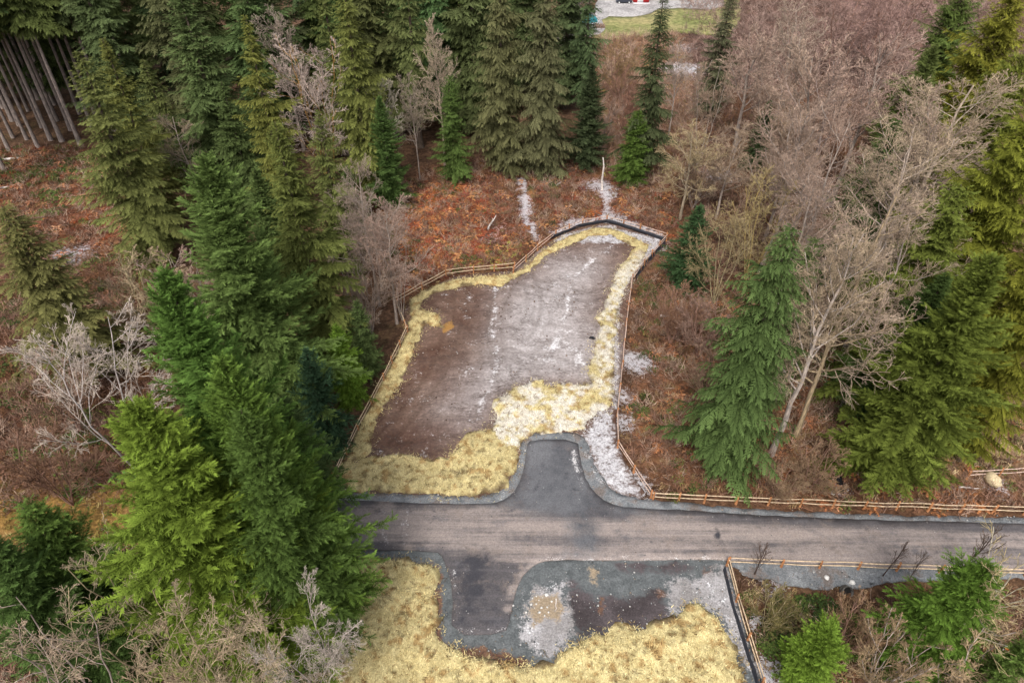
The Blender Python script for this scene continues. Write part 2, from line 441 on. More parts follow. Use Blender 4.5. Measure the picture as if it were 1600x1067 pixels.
def sheet(name, outline, cell, zfun, mat, smooth_n=0, ragged=0., attrs=None, seed=3, skirt=.12, kind='structure'):
    o = chaikin(outline, smooth_n) if smooth_n else outline
    b = densify(o, cell)
    if ragged:
        nx = vnoise(b[:, 0], b[:, 1], 1.3, seed) - .5; ny = vnoise(b[:, 0], b[:, 1], 1.3, seed + 9) - .5
        b = b + np.stack([nx, ny], 1) * 2 * ragged
    lo, hi = b.min(0), b.max(0)
    gx, gy = np.meshgrid(np.arange(lo[0], hi[0], cell), np.arange(lo[1], hi[1], cell))
    g = np.stack([gx.ravel(), gy.ravel()], 1)
    g += (np.random.default_rng(seed).random(g.shape) - .5) * cell * .6
    g = g[sdist(g, b) < -cell * .6]
    pts = np.vstack([b, g])
    nb = len(b)
    vs, es, fs, _, _, _ = delaunay_2d_cdt([Vector(p) for p in pts], [], [list(range(nb))], 1, 1e-5)
    P = np.array([(v.x, v.y) for v in vs]); fs = np.array([f for f in fs if len(f) == 3])
    sd = sdist(P, b)
    z = zfun(P, sd)
    V = np.column_stack([P, z])
    # skirt down along open edges
    ed = {}
    for f in fs:
        for i in range(3):
            a, c = int(f[i]), int(f[(i + 1) % 3])
            ed[(a, c)] = True
    op = [(a, c) for a, c in ed if (c, a) not in ed]
    ring = sorted({a for a, _ in op} | {c for _, c in op}); mp = {r: len(V) + i for i, r in enumerate(ring)}
    Vs = V[ring].copy(); Vs[:, 2] -= skirt
    quads = np.array([[c, a, mp[a], mp[c]] for a, c in op])
    Pall = np.vstack([P, P[ring]])
    at = {k: np.concatenate([a, a[ring]]) for k, a in (attrs(P) if attrs else {}).items() if a.ndim == 1}
    ca = {k: np.vstack([a, a[ring]]) for k, a in (attrs(P) if attrs else {}).items() if a.ndim == 2}
    me = mesh_np(name, np.vstack([V, Vs]), [fs, quads], at, ca, smooth=False)
    sm = np.zeros(len(me.polygons), bool); sm[:len(fs)] = True
    me.polygons.foreach_set('use_smooth', sm)
    ob = link(name, me, mat)
    ob['kind'] = kind
    return ob

# ---- ground: one sheet out to the horizon
def axis(a, b, step, far):
    mid = np.arange(a, b + .1, step)
    ext = np.geomspace(step * 2, far, 14)
    return np.concatenate([a - ext[::-1], mid, b + ext])
gx = axis(-130, 150, 1.1, 3000); gy = axis(-10, 240, 1.1, 3000)
GX, GY = np.meshgrid(gx, gy); GP = np.stack([GX.ravel(), GY.ravel()], 1)
csd = clear_sd(GP)
gz = (vnoise(GP[:, 0], GP[:, 1], .18, 5) - .45) * .9 * sstep(.5, 7, csd) - .06 * sstep(1.5, 0, csd)
gcol = np.tile(np.array([.115, .074, .05]), (len(GP), 1))
def paint(q, c, soft=3., amp=3.):
    sd = sdist(GP, q) + (vnoise(GP[:, 0], GP[:, 1], .3, 21) - .5) * amp
    f = sstep(soft, -soft, sd)[:, None]
    gcol[:] = gcol * (1 - f) + np.array(c) * f
Z_BRACK = poly((600, 300), (700, 255), (840, 240), (960, 262), (1060, 300), (1060, 385), (1040, 372), (948, 343), (900, 350), (858, 368), (800, 420), (740, 420), (615, 472), (600, 400))
Z_LT = poly((-60, 235), (60, 232), (140, 235), (200, 300), (260, 400), (200, 430), (110, 430), (-60, 360))
Z_LM = poly((-80, 440), (130, 400), (330, 470), (260, 640), (190, 780), (-80, 800))
Z_OCH = poly((-80, 750), (185, 760), (210, 880), (120, 890), (-80, 840))
Z_BL = poly((-100, 860), (220, 870), (520, 960), (520, 1180), (-160, 1200))
Z_RT = poly((1045, 380), (1010, 425), (990, 460), (980, 560), (972, 690), (1020, 770), (1200, 785), (1620, 805), (1620, 620), (1400, 600), (1200, 480), (1120, 420))
Z_TR = poly((1040, 170), (1300, 120), (1420, 250), (1330, 450), (1130, 430), (1050, 330))
Z_BR = poly((1150, 905), (1270, 930), (1450, 912), (1640, 906), (1700, 1150), (1230, 1160))
Z_TOP = poly((930, 60), (1060, 55), (1100, 200), (1040, 290), (930, 270))
Z_FARR = poly((1060, 0), (1500, -60), (1650, 120), (1300, 150), (1080, 180))
Z_EDGE = poly((1440, 600), (1640, 600), (1640, 745), (1480, 745))
paint(Z_FARR, (.125, .082, .07)); paint(Z_TR, (.12, .08, .064)); paint(Z_BRACK, (.165, .066, .038)); paint(Z_LT, (.15, .066, .04)); paint(Z_LM, (.12, .064, .044))
paint(Z_OCH, (.25, .165, .055)); paint(Z_BL, (.14, .09, .06)); paint(Z_RT, (.145, .076, .046)); paint(Z_BR, (.12, .075, .045)); paint(Z_TOP, (.24, .14, .085)); paint(Z_EDGE, (.36, .25, .16))
FROST = ((((930, 290), 3.5), 1.), (((948, 300), 3), 1.), (((900, 352), 4), .9), (((960, 345), 4), .9), (((780, 360), 3), .6), (((760, 375), 3), .6),
             (((115, 400), 5), .8), (((1000, 570), 2.6), 1.), (((972, 620), 2), .9), (((975, 660), 2), .9), (((1030, 385), 3), .7), (((985, 560), 2.2), 1.), (((1250, 290), 8), .65), (((1270, 310), 6), .7), (((1125, 275), 5), .7),
             (((1070, 40), 7), 1.), (((1065, 110), 7), 1.), (((1060, 75), 6), .7), (((930, 85), 6), .6), (((1205, 755), 1.2), .5), (((1312, 765), 1.5), .9), (((1220, 905), 1.5), .9), (((1185, 970), 1.3), 1.), (((1200, 1050), 2), 1.), (((1370, 1000), 1.5), .9), (((1100, 440), 4), .5),
             (((990, 760), 2.5), 1.), (((240, 935), 1.6), .8), (((1555, 755), 2.5), .7), (((1200, 920), 1.4), .7))
def frost_at(P):
    f = np.zeros(len(P))
    for ln in (((812, 280), (819, 300), (822, 330), (828, 350), (838, 372)), ((944, 290), (948, 318), (946, 346)), ((868, 365), (905, 351), (948, 344), (985, 352), (1030, 368))):
        f = np.maximum(f, 1.05 * sstep(1.9, .3, ldist(P, np.array([gp(*q) for q in ln])) + (vnoise(P[:, 0], P[:, 1], .9, 33) - .4) * 1.6))
    for (p, r), s in FROST: f = np.maximum(f, s * sstep(r * 1.4, r * .2, np.linalg.norm(P - gp(*p), axis=1)))
    return f
gfrost = frost_at(GP)
nxg, nyg = len(gx), len(gy)
idx = np.arange(nxg * nyg).reshape(nyg, nxg)
gq = np.stack([idx[:-1, :-1], idx[:-1, 1:], idx[1:, 1:], idx[1:, :-1]], -1).reshape(-1, 4)
o = link('ground', mesh_np('ground', np.column_stack([GP, gz]), [gq], {'frost': gfrost}, {'Col': gcol}, True), M_GROUND)
o['kind'] = 'structure'
def ground_z(P):
    ix = np.clip(np.searchsorted(gx, P[:, 0]) - 1, 0, nxg - 2); iy = np.clip(np.searchsorted(gy, P[:, 1]) - 1, 0, nyg - 2)
    fx = (P[:, 0] - gx[ix]) / (gx[ix + 1] - gx[ix]); fy = (P[:, 1] - gy[iy]) / (gy[iy + 1] - gy[iy])
    Z = gz.reshape(nyg, nxg)
    return (Z[iy, ix] * (1 - fx) + Z[iy, ix + 1] * fx) * (1 - fy) + (Z[iy + 1, ix] * (1 - fx) + Z[iy + 1, ix + 1] * fx) * fy

# ---- the graded pad
gtk = np.random.default_rng(8); TRACKS = []
for i in range(15):
    c = gp(gtk.uniform(640, 960), gtk.uniform(420, 690)); h = R_(gtk.normal(62, 32)); kv = gtk.normal(0, .045); n = int(gtk.uniform(9, 17))
    pts = [c]
    for j in range(n): h += kv * 1.5; pts.append(pts[-1] + 1.5 * np.array([math.cos(h), math.sin(h)]))
    pts = np.array(pts) - (np.array(pts)[n // 2] - c); t = np.gradient(pts, axis=0); t /= np.linalg.norm(t, axis=1, keepdims=True)
    for sg in (-.85, .85): TRACKS.append(pts + sg * np.stack([-t[:, 1], t[:, 0]], 1))
def track_at(P):
    f = np.zeros(len(P))
    for l in TRACKS:
        lo, hi = l.min(0) - 1, l.max(0) + 1; m = ((P > lo) & (P < hi)).all(1)
        if m.any(): f[m] = np.maximum(f[m], sstep(.42, .12, ldist(P[m], l)))
    return f
def pad_attrs(P):
    w = np.zeros(len(P))
    for ln, wd, am in ((((771, 450), (775, 480), (768, 510), (774, 540), (776, 570), (768, 600), (752, 630), (750, 655)), .4, .66),
                   (((955, 385), (935, 400), (905, 425), (890, 450), (885, 490), (870, 530), (855, 560)), .38, .62),
                   (((850, 560), (875, 540), (905, 560)), 1.2, .45)):
        l = np.array([gp(*q) for q in ln])
        w = np.maximum(w, am * sstep(wd * 1.5, wd * .3, ldist(P, l)))
    er = poly((905, 680), (935, 640), (958, 640), (966, 700), (1000, 760), (1015, 782), (960, 775), (930, 740))
    pale = .75 * zone_attr(P, [er], 1.2)
    w = np.maximum(w, .3 * zone_attr(P, [er], 1.2))
    band = poly((968, 470), (985, 440), (1035, 380), (950, 350), (880, 365), (860, 380), (1010, 382), (960, 480), (955, 640), (970, 640))
    pale = np.maximum(pale, .7 * zone_attr(P, [band], .8))
    wb = poly((925, 350), (1040, 372), (1000, 420), (985, 400), (1010, 384), (950, 360))
    pale = np.maximum(pale, .65 * zone_attr(P, [wb], .8))
    g = poly((760, 560), (800, 470), (860, 410), (940, 400), (960, 420), (930, 500), (925, 590), (850, 590), (740, 650), (690, 640))
    f = zone_attr(P, [g], 7.)
    nn = vnoise(P[:, 0], P[:, 1], .12, 31)
    f = np.clip(f * .95 + (nn - .5) * .6, 0, 1)
    rust = zone_attr(P, [poly((690, 508), (706, 500), (712, 512), (692, 522))], .5)
    return {'frost': f, 'white': w, 'rust': rust, 'pale': pale, 'track': track_at(P)}
sheet('dirt_pad', PAD, .25, lambda P, sd: .03 + .035 * vnoise(P[:, 0], P[:, 1], .8, 4) - .03 * track_at(P), M_PAD, 1, .15, pad_attrs, 2)

def south_attrs(P):
    dk = zone_attr(P, [poly((885, 935), (895, 905), (910, 918), (930, 930), (985, 935), (1010, 925), (1040, 918), (1048, 965), (1010, 985), (940, 995), (905, 995), (893, 965)),
                       poly((955, 878), (1040, 880), (1110, 884), (1120, 893), (1040, 895), (980, 895))], 1.7)
    pale = zone_attr(P, [poly((838, 912), (880, 915), (888, 950), (895, 985), (880, 1010), (855, 1030), (820, 1000), (815, 975)),
                         poly((1035, 912), (1130, 885), (1150, 930), (1165, 1000), (1185, 1060), (1160, 1040), (1130, 975), (1095, 945), (1050, 965))], 1.9)
    tn = zone_attr(P, [poly((835, 930), (870, 925), (882, 945), (870, 970), (835, 975), (822, 960)), poly((922, 888), (932, 888), (936, 915), (926, 915))], 1.3)
    ru = zone_attr(P, [poly((672, 880), (684, 880), (690, 930), (690, 1004), (720, 1008), (790, 1020), (830, 1030), (820, 1045), (700, 1030), (676, 1010)),
                       poly((1030, 918), (1043, 916), (1046, 935), (1030, 935)), poly((933, 935), (943, 935), (943, 965), (933, 965)), poly((1085, 888), (1125, 888), (1100, 905))], .9)
    w = np.maximum(.5 * zone_attr(P, [poly((832, 915), (870, 905), (885, 915), (840, 935)), poly((812, 960), (830, 965), (850, 1030), (830, 1010), (815, 985)), poly((1150, 930), (1172, 1000), (1190, 1060), (1168, 1060), (1150, 1000), (1140, 950))], .5),
                   .38 * zone_attr(P, [poly((1050, 920), (1140, 900), (1160, 1000), (1100, 940))], .8))
    return {'dark': dk, 'pale': pale, 'tan': tn, 'rust': ru, 'white': w}
sheet('gravel_pad', SOUTH, .35, lambda P, sd: .012 + .045 * vnoise(P[:, 0], P[:, 1], .9, 8), M_SOUTH, 0, .1, south_attrs, 5)
def sho_attrs(P):
    w = .33 * np.ones(len(P)) * vnoise(P[:, 0], P[:, 1], .4, 3)
    w = np.maximum(w, .4 * zone_attr(P, [poly((905, 690), (925, 690), (960, 770), (930, 755)), poly((810, 690), (820, 690), (812, 740), (800, 755))], .4))
    return {'white': w}
sheet('gravel_shoulder', SHO_N, .4, lambda P, sd: .07 + .03 * vnoise(P[:, 0], P[:, 1], 1.2, 8) + .02 * sstep(0, -.8, sd), M_SHO, 1, .32, sho_attrs, 6)
sheet('gravel_verge', SHO_SE, .4, lambda P, sd: .03 + .06 * vnoise(P[:, 0], P[:, 1], 1.2, 8), M_SHO, 1, .4, sho_attrs, 7)
def road_attrs(P):
    tan = np.zeros(len(P))
    for ln, wd in ((((560, 830), (700, 845), (860, 866), (1000, 868), (1140, 868), (1600, 884)), 1.5), (((560, 815), (750, 812), (980, 835), (1120, 835), (1600, 850)), 1.6),
                   (((600, 795), (640, 850)), 1.3), (((840, 876), (812, 905), (795, 950)), .6), (((1000, 815), (1100, 825)), 1.5)):
        tan = np.maximum(tan, .8 * sstep(wd * 1.6, wd * .2, ldist(P, np.array([gp(*q) for q in ln]))))
    dk = zone_attr(P, [poly((828, 688), (902, 688), (915, 745), (960, 790), (1060, 797), (1000, 812), (940, 812), (945, 862), (895, 868), (885, 815), (800, 795), (770, 790), (812, 760))], 2.2)
    bk = zone_attr(P, [poly((722, 862), (770, 858), (772, 900), (745, 970), (712, 985), (715, 920)), poly((768, 930), (782, 935), (778, 985), (760, 985)), poly((712, 880), (735, 876), (735, 985), (712, 985))], 2.1)
    bk = np.maximum(bk, .55 * zone_attr(P, [poly((570, 790), (760, 790), (700, 806), (580, 806)), poly((1060, 798), (1600, 822), (1600, 832), (1060, 808))], .6))
    bk = np.maximum(bk, zone_attr(P, [poly((1114, 827), (1124, 827), (1124, 840), (1116, 840)), poly((1120, 856), (1128, 858), (1128, 872), (1122, 872)), poly((1100, 862), (1104, 862), (1104, 868), (1100, 868))], .15))
    for ln, wd, am in ((((875, 700), (890, 760), (930, 803), (1050, 814), (1300, 824), (1600, 834)), .35, .5), (((850, 700), (845, 760), (800, 800), (700, 812), (560, 816)), .35, .42),
                       (((735, 960), (742, 900), (765, 862), (850, 838), (1000, 845), (1300, 858), (1600, 868)), .4, .42), (((770, 930), (790, 880), (850, 855), (1000, 858)), .3, .38)):
        bk = np.maximum(bk, am * sstep(wd * 2, wd * .4, ldist(P, np.array([gp(*q) for q in ln]))))
    w = .7 * zone_attr(P, [poly((884, 700), (903, 700), (913, 748), (928, 770), (903, 752))], .5)
    for ln in (((600, 800), (602, 855)), ((636, 795), (630, 855)), ((708, 895), (712, 930)), ((708, 985), (788, 985)), ((850, 874), (1140, 872))):
        w = np.maximum(w, .5 * sstep(.7, .1, ldist(P, np.array([gp(*q) for q in ln]))))
    return {'tan': tan, 'dark': dk, 'black': bk, 'white': w}
sheet('road', ROAD, .5, lambda P, sd: np.full(len(P), .15) + .02 * sstep(0, -2, sd), M_ROAD, 1, .08, road_attrs, 8)

# ---- straw mulch: lumpy sheet with loose stalks lying on it
def straw(name, outline, seed, dens, frosted=None, hmax=.2, ragged=.42, label=None, tone=(.66, .565, .30)):
    def hz(P, sd):
        return .078 + (.05 + hmax * vnoise(P[:, 0], P[:, 1], 1.1, 77)**1.5) * sstep(.05, -.45, sd)
    def colr(P, r=None, sheet_=False):
        n = vnoise(P[:, 0], P[:, 1], .35, 14)[:, None]; m = vnoise(P[:, 0], P[:, 1], 1.8, 15)[:, None]
        c = np.array(tone) * (.78 + .45 * n) * (np.array([1, 1, 1]) - (m < .36) * np.array([.3, .42, .5]))
        sdm = sdist(P, outline)
        mud = sstep(.52, .36, vnoise(P[:, 0], P[:, 1], .95, 19) + np.clip(-sdm / 2.2, 0, .32))[:, None]
        c = c * (1 - .8 * mud) + np.array([.13, .085, .055]) * .8 * mud
        if frosted is not None:
            f = zone_attr(P, [frosted], 1.2)[:, None] * np.clip(sstep(.32, .5, vnoise(P[:, 0], P[:, 1], .8, 16)) * sstep(.25, .5, vnoise(P[:, 0], P[:, 1], 2.2, 18)) * 1.1, 0, 1)[:, None]
            c = c * (1 - .85 * f) + np.array([.80, .785, .76]) * .85 * f
        return c
    ob = sheet(name, outline, .26, hz, M_STRAW, 0, ragged, lambda P: {'Col': colr(P) * np.where(vnoise(P[:, 0], P[:, 1], 2.6, seed) < .34, .45 if frosted is None else .68, .82)[:, None]}, seed, .1, 'stuff')
    # stalks
    me = ob.data
    g = np.random.default_rng(seed + 50)
    lo, hi = outline.min(0), outline.max(0)
    n = int((hi - lo).prod() * dens * 1.9)
    P = lo - 1 + g.random((n, 2)) * (hi - lo + 2)
    sd = sdist(P, outline)
    keep = (sd < .9) & (sd < .05 + .5 * np.abs(g.normal(0, 1, n)) * (g.random(n) < .45))
    P, sd = P[keep], sd[keep]; n = len(P)
    z = hz(P, sd) + .015
    a = g.random(n) * 6.283; L = .12 + g.random(n) * .26; w = .015 + .024 * g.random(n); ti = (g.random(n) - .2) * .8
    d = np.stack([np.cos(a) * np.cos(ti), np.sin(a) * np.cos(ti), np.sin(ti)], 1) * L[:, None]
    s = np.stack([-np.sin(a), np.cos(a), np.zeros(n)], 1) * w[:, None]
    b = np.column_stack([P, z])
    V = np.stack([b - s, b + s, b + d + np.array([0, 0, .02])], 1).reshape(-1, 3)
    Fs = np.arange(3 * n).reshape(-1, 3)
    cc = colr(P) * (.62 + .62 * g.random((n, 1)) ** .8)
    dg = vnoise(P[:, 0], P[:, 1], 2.6, seed)
    cc[(g.random(n) < .07) | (dg < .27 + .05 * g.random(n))] *= np.array([.34, .26, .22])
    nv0 = len(me.vertices)
    co = np.empty(nv0 * 3, np.float32); me.vertices.foreach_get('co', co)
    ca = np.empty(nv0 * 4, np.float32); me.attributes['Col'].data.foreach_get('color', ca)
    tri, quad = [], []
    for p in me.polygons:
        (tri if len(p.vertices) == 3 else quad).append(tuple(p.vertices))
    me2 = mesh_np(name, np.vstack([co.reshape(-1, 3), V]), [np.array(tri), np.array(quad), Fs + nv0], None,
                  {'Col': np.vstack([ca.reshape(-1, 4)[:, :3], np.repeat(cc, 3, 0)])})
    sm = np.ones(len(me2.polygons), bool); me2.polygons.foreach_set('use_smooth', sm)
    me2.materials.append(M_STRAW)
    ob.data = me2; bpy.data.meshes.remove(me)
    tag(ob, label, 'straw'); return ob
straw('straw_mulch', STRAW_W, 41, 40, WHITEZ, .22, .42, 'band of yellow straw mulch lining the edge of the dirt pad')
straw('straw_mulch', STRAW_P, 42, 45, WHITEZ, .2, .55, 'frosted white straw patch just above the driveway stub')
straw('straw_mulch', STRAW_S, 43, 42, None, .4, .55, 'yellow straw strip between the dirt pad and the road')
straw('straw_mulch', STRAW_A, 44, 40, None, .5, .65, 'yellow straw sheet in front of the road around the short driveway')

# ------------------------------------------------------------------ split-rail fences
def fence(pts, label, spacing=3.0, group=None, rail=M_RAIL, seed=1, h=1.15):
    g = random.Random(seed)
    line = np.array([gp(*p) for p in pts])
    root = empty('rail_fence', (line[0][0], line[0][1], 0))
    o0 = np.array([line[0][0], line[0][1], 0.])
    tag(root, label, 'fence', 'split-rail cedar fences round the clearing')
    posts = []
    for a, b in zip(line[:-1], line[1:]):
        k = max(1, round(np.linalg.norm(b - a) / spacing))
        for j in range(k): posts.append(a + (b - a) * j / k)
    posts.append(line[-1])
    for i, p in enumerate(posts):
        nx = posts[min(i + 1, len(posts) - 1)] - posts[max(i - 1, 0)]
        rz = math.atan2(nx[1], nx[0])
        mb = MB()
        lx, ly = g.uniform(-.05, .05), g.uniform(-.05, .05)
        hh = h + g.uniform(-.06, .08)
        q = np.array([p[0], p[1], 0]) - o0
        w = g.uniform(.085, .115)
        mb.tube([q + (0, 0, -.1), q + (lx * .3, ly * .3, .4), q + (lx * .7, ly * .7, .85), q + (lx, ly, hh)], [w * 1.1, w * 1.05, w, w * .88], 6)
        mb.build('post', M_POST, root)
    for a, b in zip(posts[:-1], posts[1:]):
        d = (b - a) / np.linalg.norm(b - a); nrm = np.array([-d[1], d[0]])
        for k, hz in enumerate((.48, .98)):
            mb = MB()
            off = nrm * g.uniform(-.025, .025)
            z0, z1 = hz + g.uniform(-.05, .05), hz + g.uniform(-.05, .05)
            p0 = np.append(a - d * .16 + off, z0) - o0; p1 = np.append(b + d * .16 - off, z1) - o0
            mid = (p0 + p1) / 2 + np.array([nrm[0], nrm[1], 0]) * g.uniform(-.04, .04) + (0, 0, g.uniform(-.05, .01))
            r = g.uniform(.042, .055)
            mb.tube([p0, p0 * .7 + mid * .3, mid, p1 * .7 + mid * .3, p1], [r * .7, r, r * 1.05, r, r * .75], 5)
            mb.build('rail', rail, root)
    return root
fence([(1020, 781), (1100, 785), (1300, 793), (1600, 803), (1720, 808)], 'long two-rail fence along the far side of the road, running right from the dirt pad', seed=2)
fence([(1017, 778), (990, 738), (965, 700), (964, 650), (972, 575), (978, 510), (987, 440), (1006, 416), (1041, 376)], 'two-rail fence down the right side of the dirt pad beside rusty brush', seed=3, rail=M_RAILW)
fence([(1041, 374), (1000, 361), (948, 347), (910, 353), (868, 370), (840, 392), (802, 428)], 'two-rail fence round the far end of the dirt pad behind the black silt fabric', seed=4, rail=M_RAILW)
fence([(804, 421), (740, 427), (697, 432), (660, 452), (618, 476)], 'short two-rail fence below the orange bracken at the pad far-left edge', seed=5)
fence([(620, 480), (634, 512), (637, 520), (600, 596), (560, 672), (522, 752)], 'two-rail fence down the left side of the dirt pad beside the conifers', seed=6)
fence([(1137, 882), (1220, 886), (1400, 892), (1600, 900), (1720, 905)], 'two-rail fence along the near side of the road behind the brambles', seed=7)
fence([(1136, 884), (1150, 940), (1168, 1000), (1190, 1070), (1206, 1120)], 'two-rail fence running toward the viewer between straw and brambles, with black fabric at its foot', seed=8)
fence([(1510, 747), (1560, 744), (1640, 739)], 'short pale two-rail fence among dry grass below the right-hand conifers', seed=9, rail=M_RAILW)

def silt(pts, label, h=.62, off=-.25, seed=4):
    line = densify(np.array([gp(*p) for p in pts]), .35, False)
    n = len(line)
    t = np.gradient(line, axis=0); t /= np.linalg.norm(t, axis=1, keepdims=True)
    nr = np.stack([-t[:, 1], t[:, 0]], 1)
    wob = (vnoise(np.arange(n) * .35, np.zeros(n), .9, seed) - .5)
    line = line + nr * off
    rows = []
    for k, (zz, push) in enumerate(((-.03, .14), (.02, .06), (.3, .0), (1., -.02))):
        rows.append(np.column_stack([line + nr * (push * np.sign(off) + .12 * wob[:, None] * (zz if zz > 0 else .2)), (zz * h * (1 + .25 * wob)) + .0]))
    V = np.concatenate(rows); V2 = V + np.column_stack([np.tile(nr, (4, 1)) * .02, np.zeros(4 * n)])
    i = np.arange(n - 1); F = []
    for r in range(3):
        q = np.stack([r * n + i, r * n + i + 1, (r + 1) * n + i + 1, (r + 1) * n + i], 1)
        F += [q, q[:, ::-1] + 4 * n]
    top = np.stack([3 * n + i, 3 * n + i + 1, 7 * n + i + 1, 7 * n + i], 1); F.append(top)
    root = link('silt_fence', mesh_np('silt_fence', np.vstack([V, V2]), [np.concatenate(F)], smooth=True), M_BLACK)
    tag(root, label, 'silt fence', 'black silt fences')
    for j in range(0, n, 6):
        mb = MB(); p = line[j] + nr[j] * .05
        mb.tube([(p[0], p[1], -.1), (p[0], p[1], .4), (p[0], p[1], .8)], [.025, .025, .02], 4)
        mb.build('stake', M_POST, root)
silt([(862, 376), (908, 357), (948, 350), (1000, 366), (1036, 379), (1002, 416), (988, 436)], 'black silt fabric curving round the far end of the dirt pad', off=-.3 * -1)
silt([(1136, 890), (1148, 940), (1166, 1000), (1188, 1068), (1204, 1120)], 'black silt fabric at the foot of the fence beside the near straw', off=-.3)

# ------------------------------------------------------------------ conifers
def spray_template(seed):
    g = np.random.default_rng(seed)
    V, Fc, T = [], [], []
    def tri(a, b, c, ta, tb, tc):
        k = len(V); V.extend([a, b, c]); T.extend([ta, tb, tc]); Fc.append((k, k + 1, k + 2))
    zc = lambda x: -.16 * x * x
    for k in range(5):
        x = .06 + .18 * k + g.uniform(-.03, .03)
        for s in (-1, 1):
            L = (.40 - .26 * x) * g.uniform(.75, 1.2); a = R_(g.uniform(38, 62)); w = .062
            tip = (x + L * math.cos(a), s * L * math.sin(a), zc(x) - .12 * L + g.uniform(-.04, .03))
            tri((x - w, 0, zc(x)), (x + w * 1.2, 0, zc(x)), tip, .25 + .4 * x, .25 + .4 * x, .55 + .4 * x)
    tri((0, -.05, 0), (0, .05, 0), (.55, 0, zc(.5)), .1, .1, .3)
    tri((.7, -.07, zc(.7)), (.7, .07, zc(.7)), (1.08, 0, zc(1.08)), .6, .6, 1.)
    return np.array(V), np.array(Fc), np.array(T)
SPRAYS = [spray_template(i) for i in range(4)]

def frames(D, roll):
    """rotation matrices whose x is D, z near up, rolled"""
    up = np.array([0, 0, 1.])
    S = np.cross(up, D); S /= np.linalg.norm(S, axis=1, keepdims=True) + 1e-9
    N = np.cross(D, S)
    c, s = np.cos(roll)[:, None], np.sin(roll)[:, None]
    S2 = S * c + N * s; N2 = -S * s + N * c
    return np.stack([D, S2, N2], 2)

